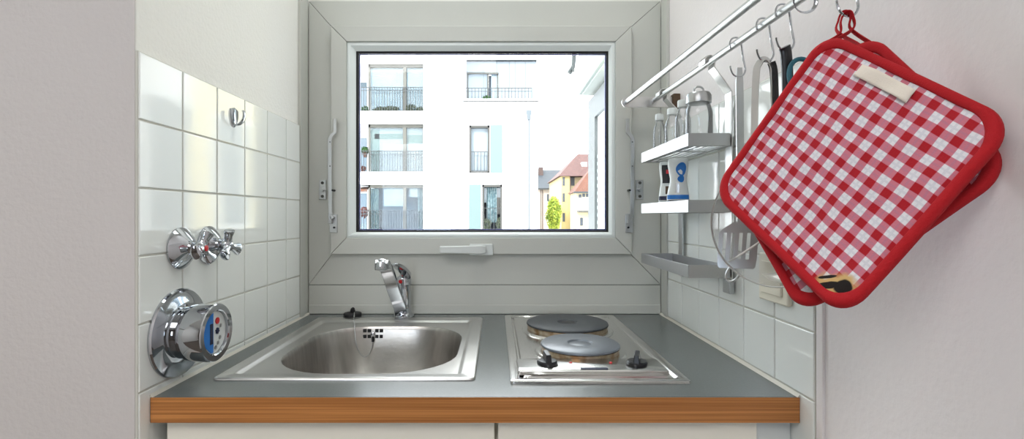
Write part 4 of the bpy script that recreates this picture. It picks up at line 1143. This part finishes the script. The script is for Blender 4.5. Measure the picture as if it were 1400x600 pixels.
mb = MB(); mb.box((X2,1.75,zs),(XW+1.5,5.0,zs+2.6)); obj('overhang', mb, ext['fascia'], wg, bevel=.01)
obj('soffit', box((X2+.03,1.8,zs-.012),(XW+1.5,4.97,zs)), ext['soffit'], wg)
for yy in (3.75, 3.05, 2.45):
    f2 = obj('wing_window', box((XW+.02,yy-.22,CZ-.1),(XW+.05,yy+.22,CZ+.75)), ext['white2'], wg)
    obj('wing_pane', box((XW+.012,yy-.18,CZ-.06),(XW+.021,yy+.18,CZ+.71)), ext['pglass'], f2)
# awning arm near the corner
q = P(783,99,5.2); mb = MB()
mb.box((q.x-.012,5.16,q.z),(q.x+.012,5.20,q.z+.5)); mb.sweep([q+V((-.04,0,-.01)), q+V((.005,0,.06)), q+V((.018,0,.2))], (.03,.02), n=8)
mb.box((q.x,4.9,q.z+.3),(q.x+.10,5.18,q.z+.36))
obj('awning_arm', mb, ext['grey'], wg)

# ---------------------------------------------------------------- light
w = bpy.data.worlds.new('sky'); bpy.context.scene.world = w; w.use_nodes = True
N = w.node_tree.nodes; L = w.node_tree.links; bg = N['Background']
tc = N.new('ShaderNodeTexCoord'); ns = N.new('ShaderNodeTexNoise'); ns.inputs['Scale'].default_value = 2.2; ns.inputs['Detail'].default_value = 6
mp = N.new('ShaderNodeMapping'); mp.inputs['Scale'].default_value = (1,1,2.5)
L.new(tc.outputs['Generated'], mp.inputs[0]); L.new(mp.outputs[0], ns.inputs['Vector'])
rp = N.new('ShaderNodeValToRGB'); rp.color_ramp.elements[0].position = .38; rp.color_ramp.elements[0].color = (.62,.78,.98,1); rp.color_ramp.elements[1].position = .55; rp.color_ramp.elements[1].color = (1,1,1,1)
L.new(ns.outputs['Fac'], rp.inputs[0]); L.new(rp.outputs[0], bg.inputs[0]); bg.inputs[1].default_value = 6.5

def light(name, typ, loc, energy, color, rot=None, size=None, sizey=None):
    d = bpy.data.lights.new(name, typ); d.energy = energy; d.color = color
    if typ == 'AREA':
        d.shape = 'RECTANGLE'; d.size = size; d.size_y = sizey or size
    if typ == 'SUN': d.angle = math.radians(4)
    o = bpy.data.objects.new(name, d); o.location = loc
    if rot: o.rotation_euler = rot
    COL.objects.link(o); return o
sd = V((.42,.72,-.62))
light('sun', 'SUN', (0,0,30), 4.5, (1,.98,.95), sd.to_track_quat('-Z','Y').to_euler())
# added room fill, out of view: a made-up housing with its light below it
lt = thing('room_fill', (-.6,-.9,RH), 'added square ceiling fill light, unseen, behind the camera', 'lamp')
obj('fill_housing', box((-1.25,-1.55,RH-.05),(.05,-.25,RH)), M['white_pl'], lt, bevel=.01)
lo_ = light('room_fill_light', 'AREA', (-.6,-.9,RH-.06), 22, (1,.985,.99), (0,0,0), 1.2); 

nl = thing('niche_fill', (-.03,1.02,RH), 'added fill light on the ceiling above the worktop, out of view', 'lamp')  # added unseen fill that brightens the niche walls and worktop
obj('fill_housing', box((-.38,.82,RH-.04),(.32,1.22,RH)), M['white_pl'], nl, bevel=.01)
light('niche_fill_light', 'AREA', (-.03,1.02,RH-.05), 4.6, (.94,1,1), (0,0,0), .65, .35)

# ---------------------------------------------------------------- camera
cd = bpy.data.cameras.new('camera'); cam = bpy.data.objects.new('camera', cd); COL.objects.link(cam)
cam.location = (0,0,CZ); cam.rotation_euler = (PI/2,0,0)
cd.sensor_width = 36; cd.lens = 36*F/1400; cd.shift_x = (700-CX)/1400; cd.shift_y = -(300-CY)/1400
cd.clip_start = .02; cd.clip_end = 300
sc = bpy.context.scene; sc.camera = cam
sc.view_settings.view_transform = 'Standard'; sc.view_settings.look = 'None'; sc.view_settings.gamma = 1; sc.view_settings.exposure = .22
sc.view_settings.use_curve_mapping = False
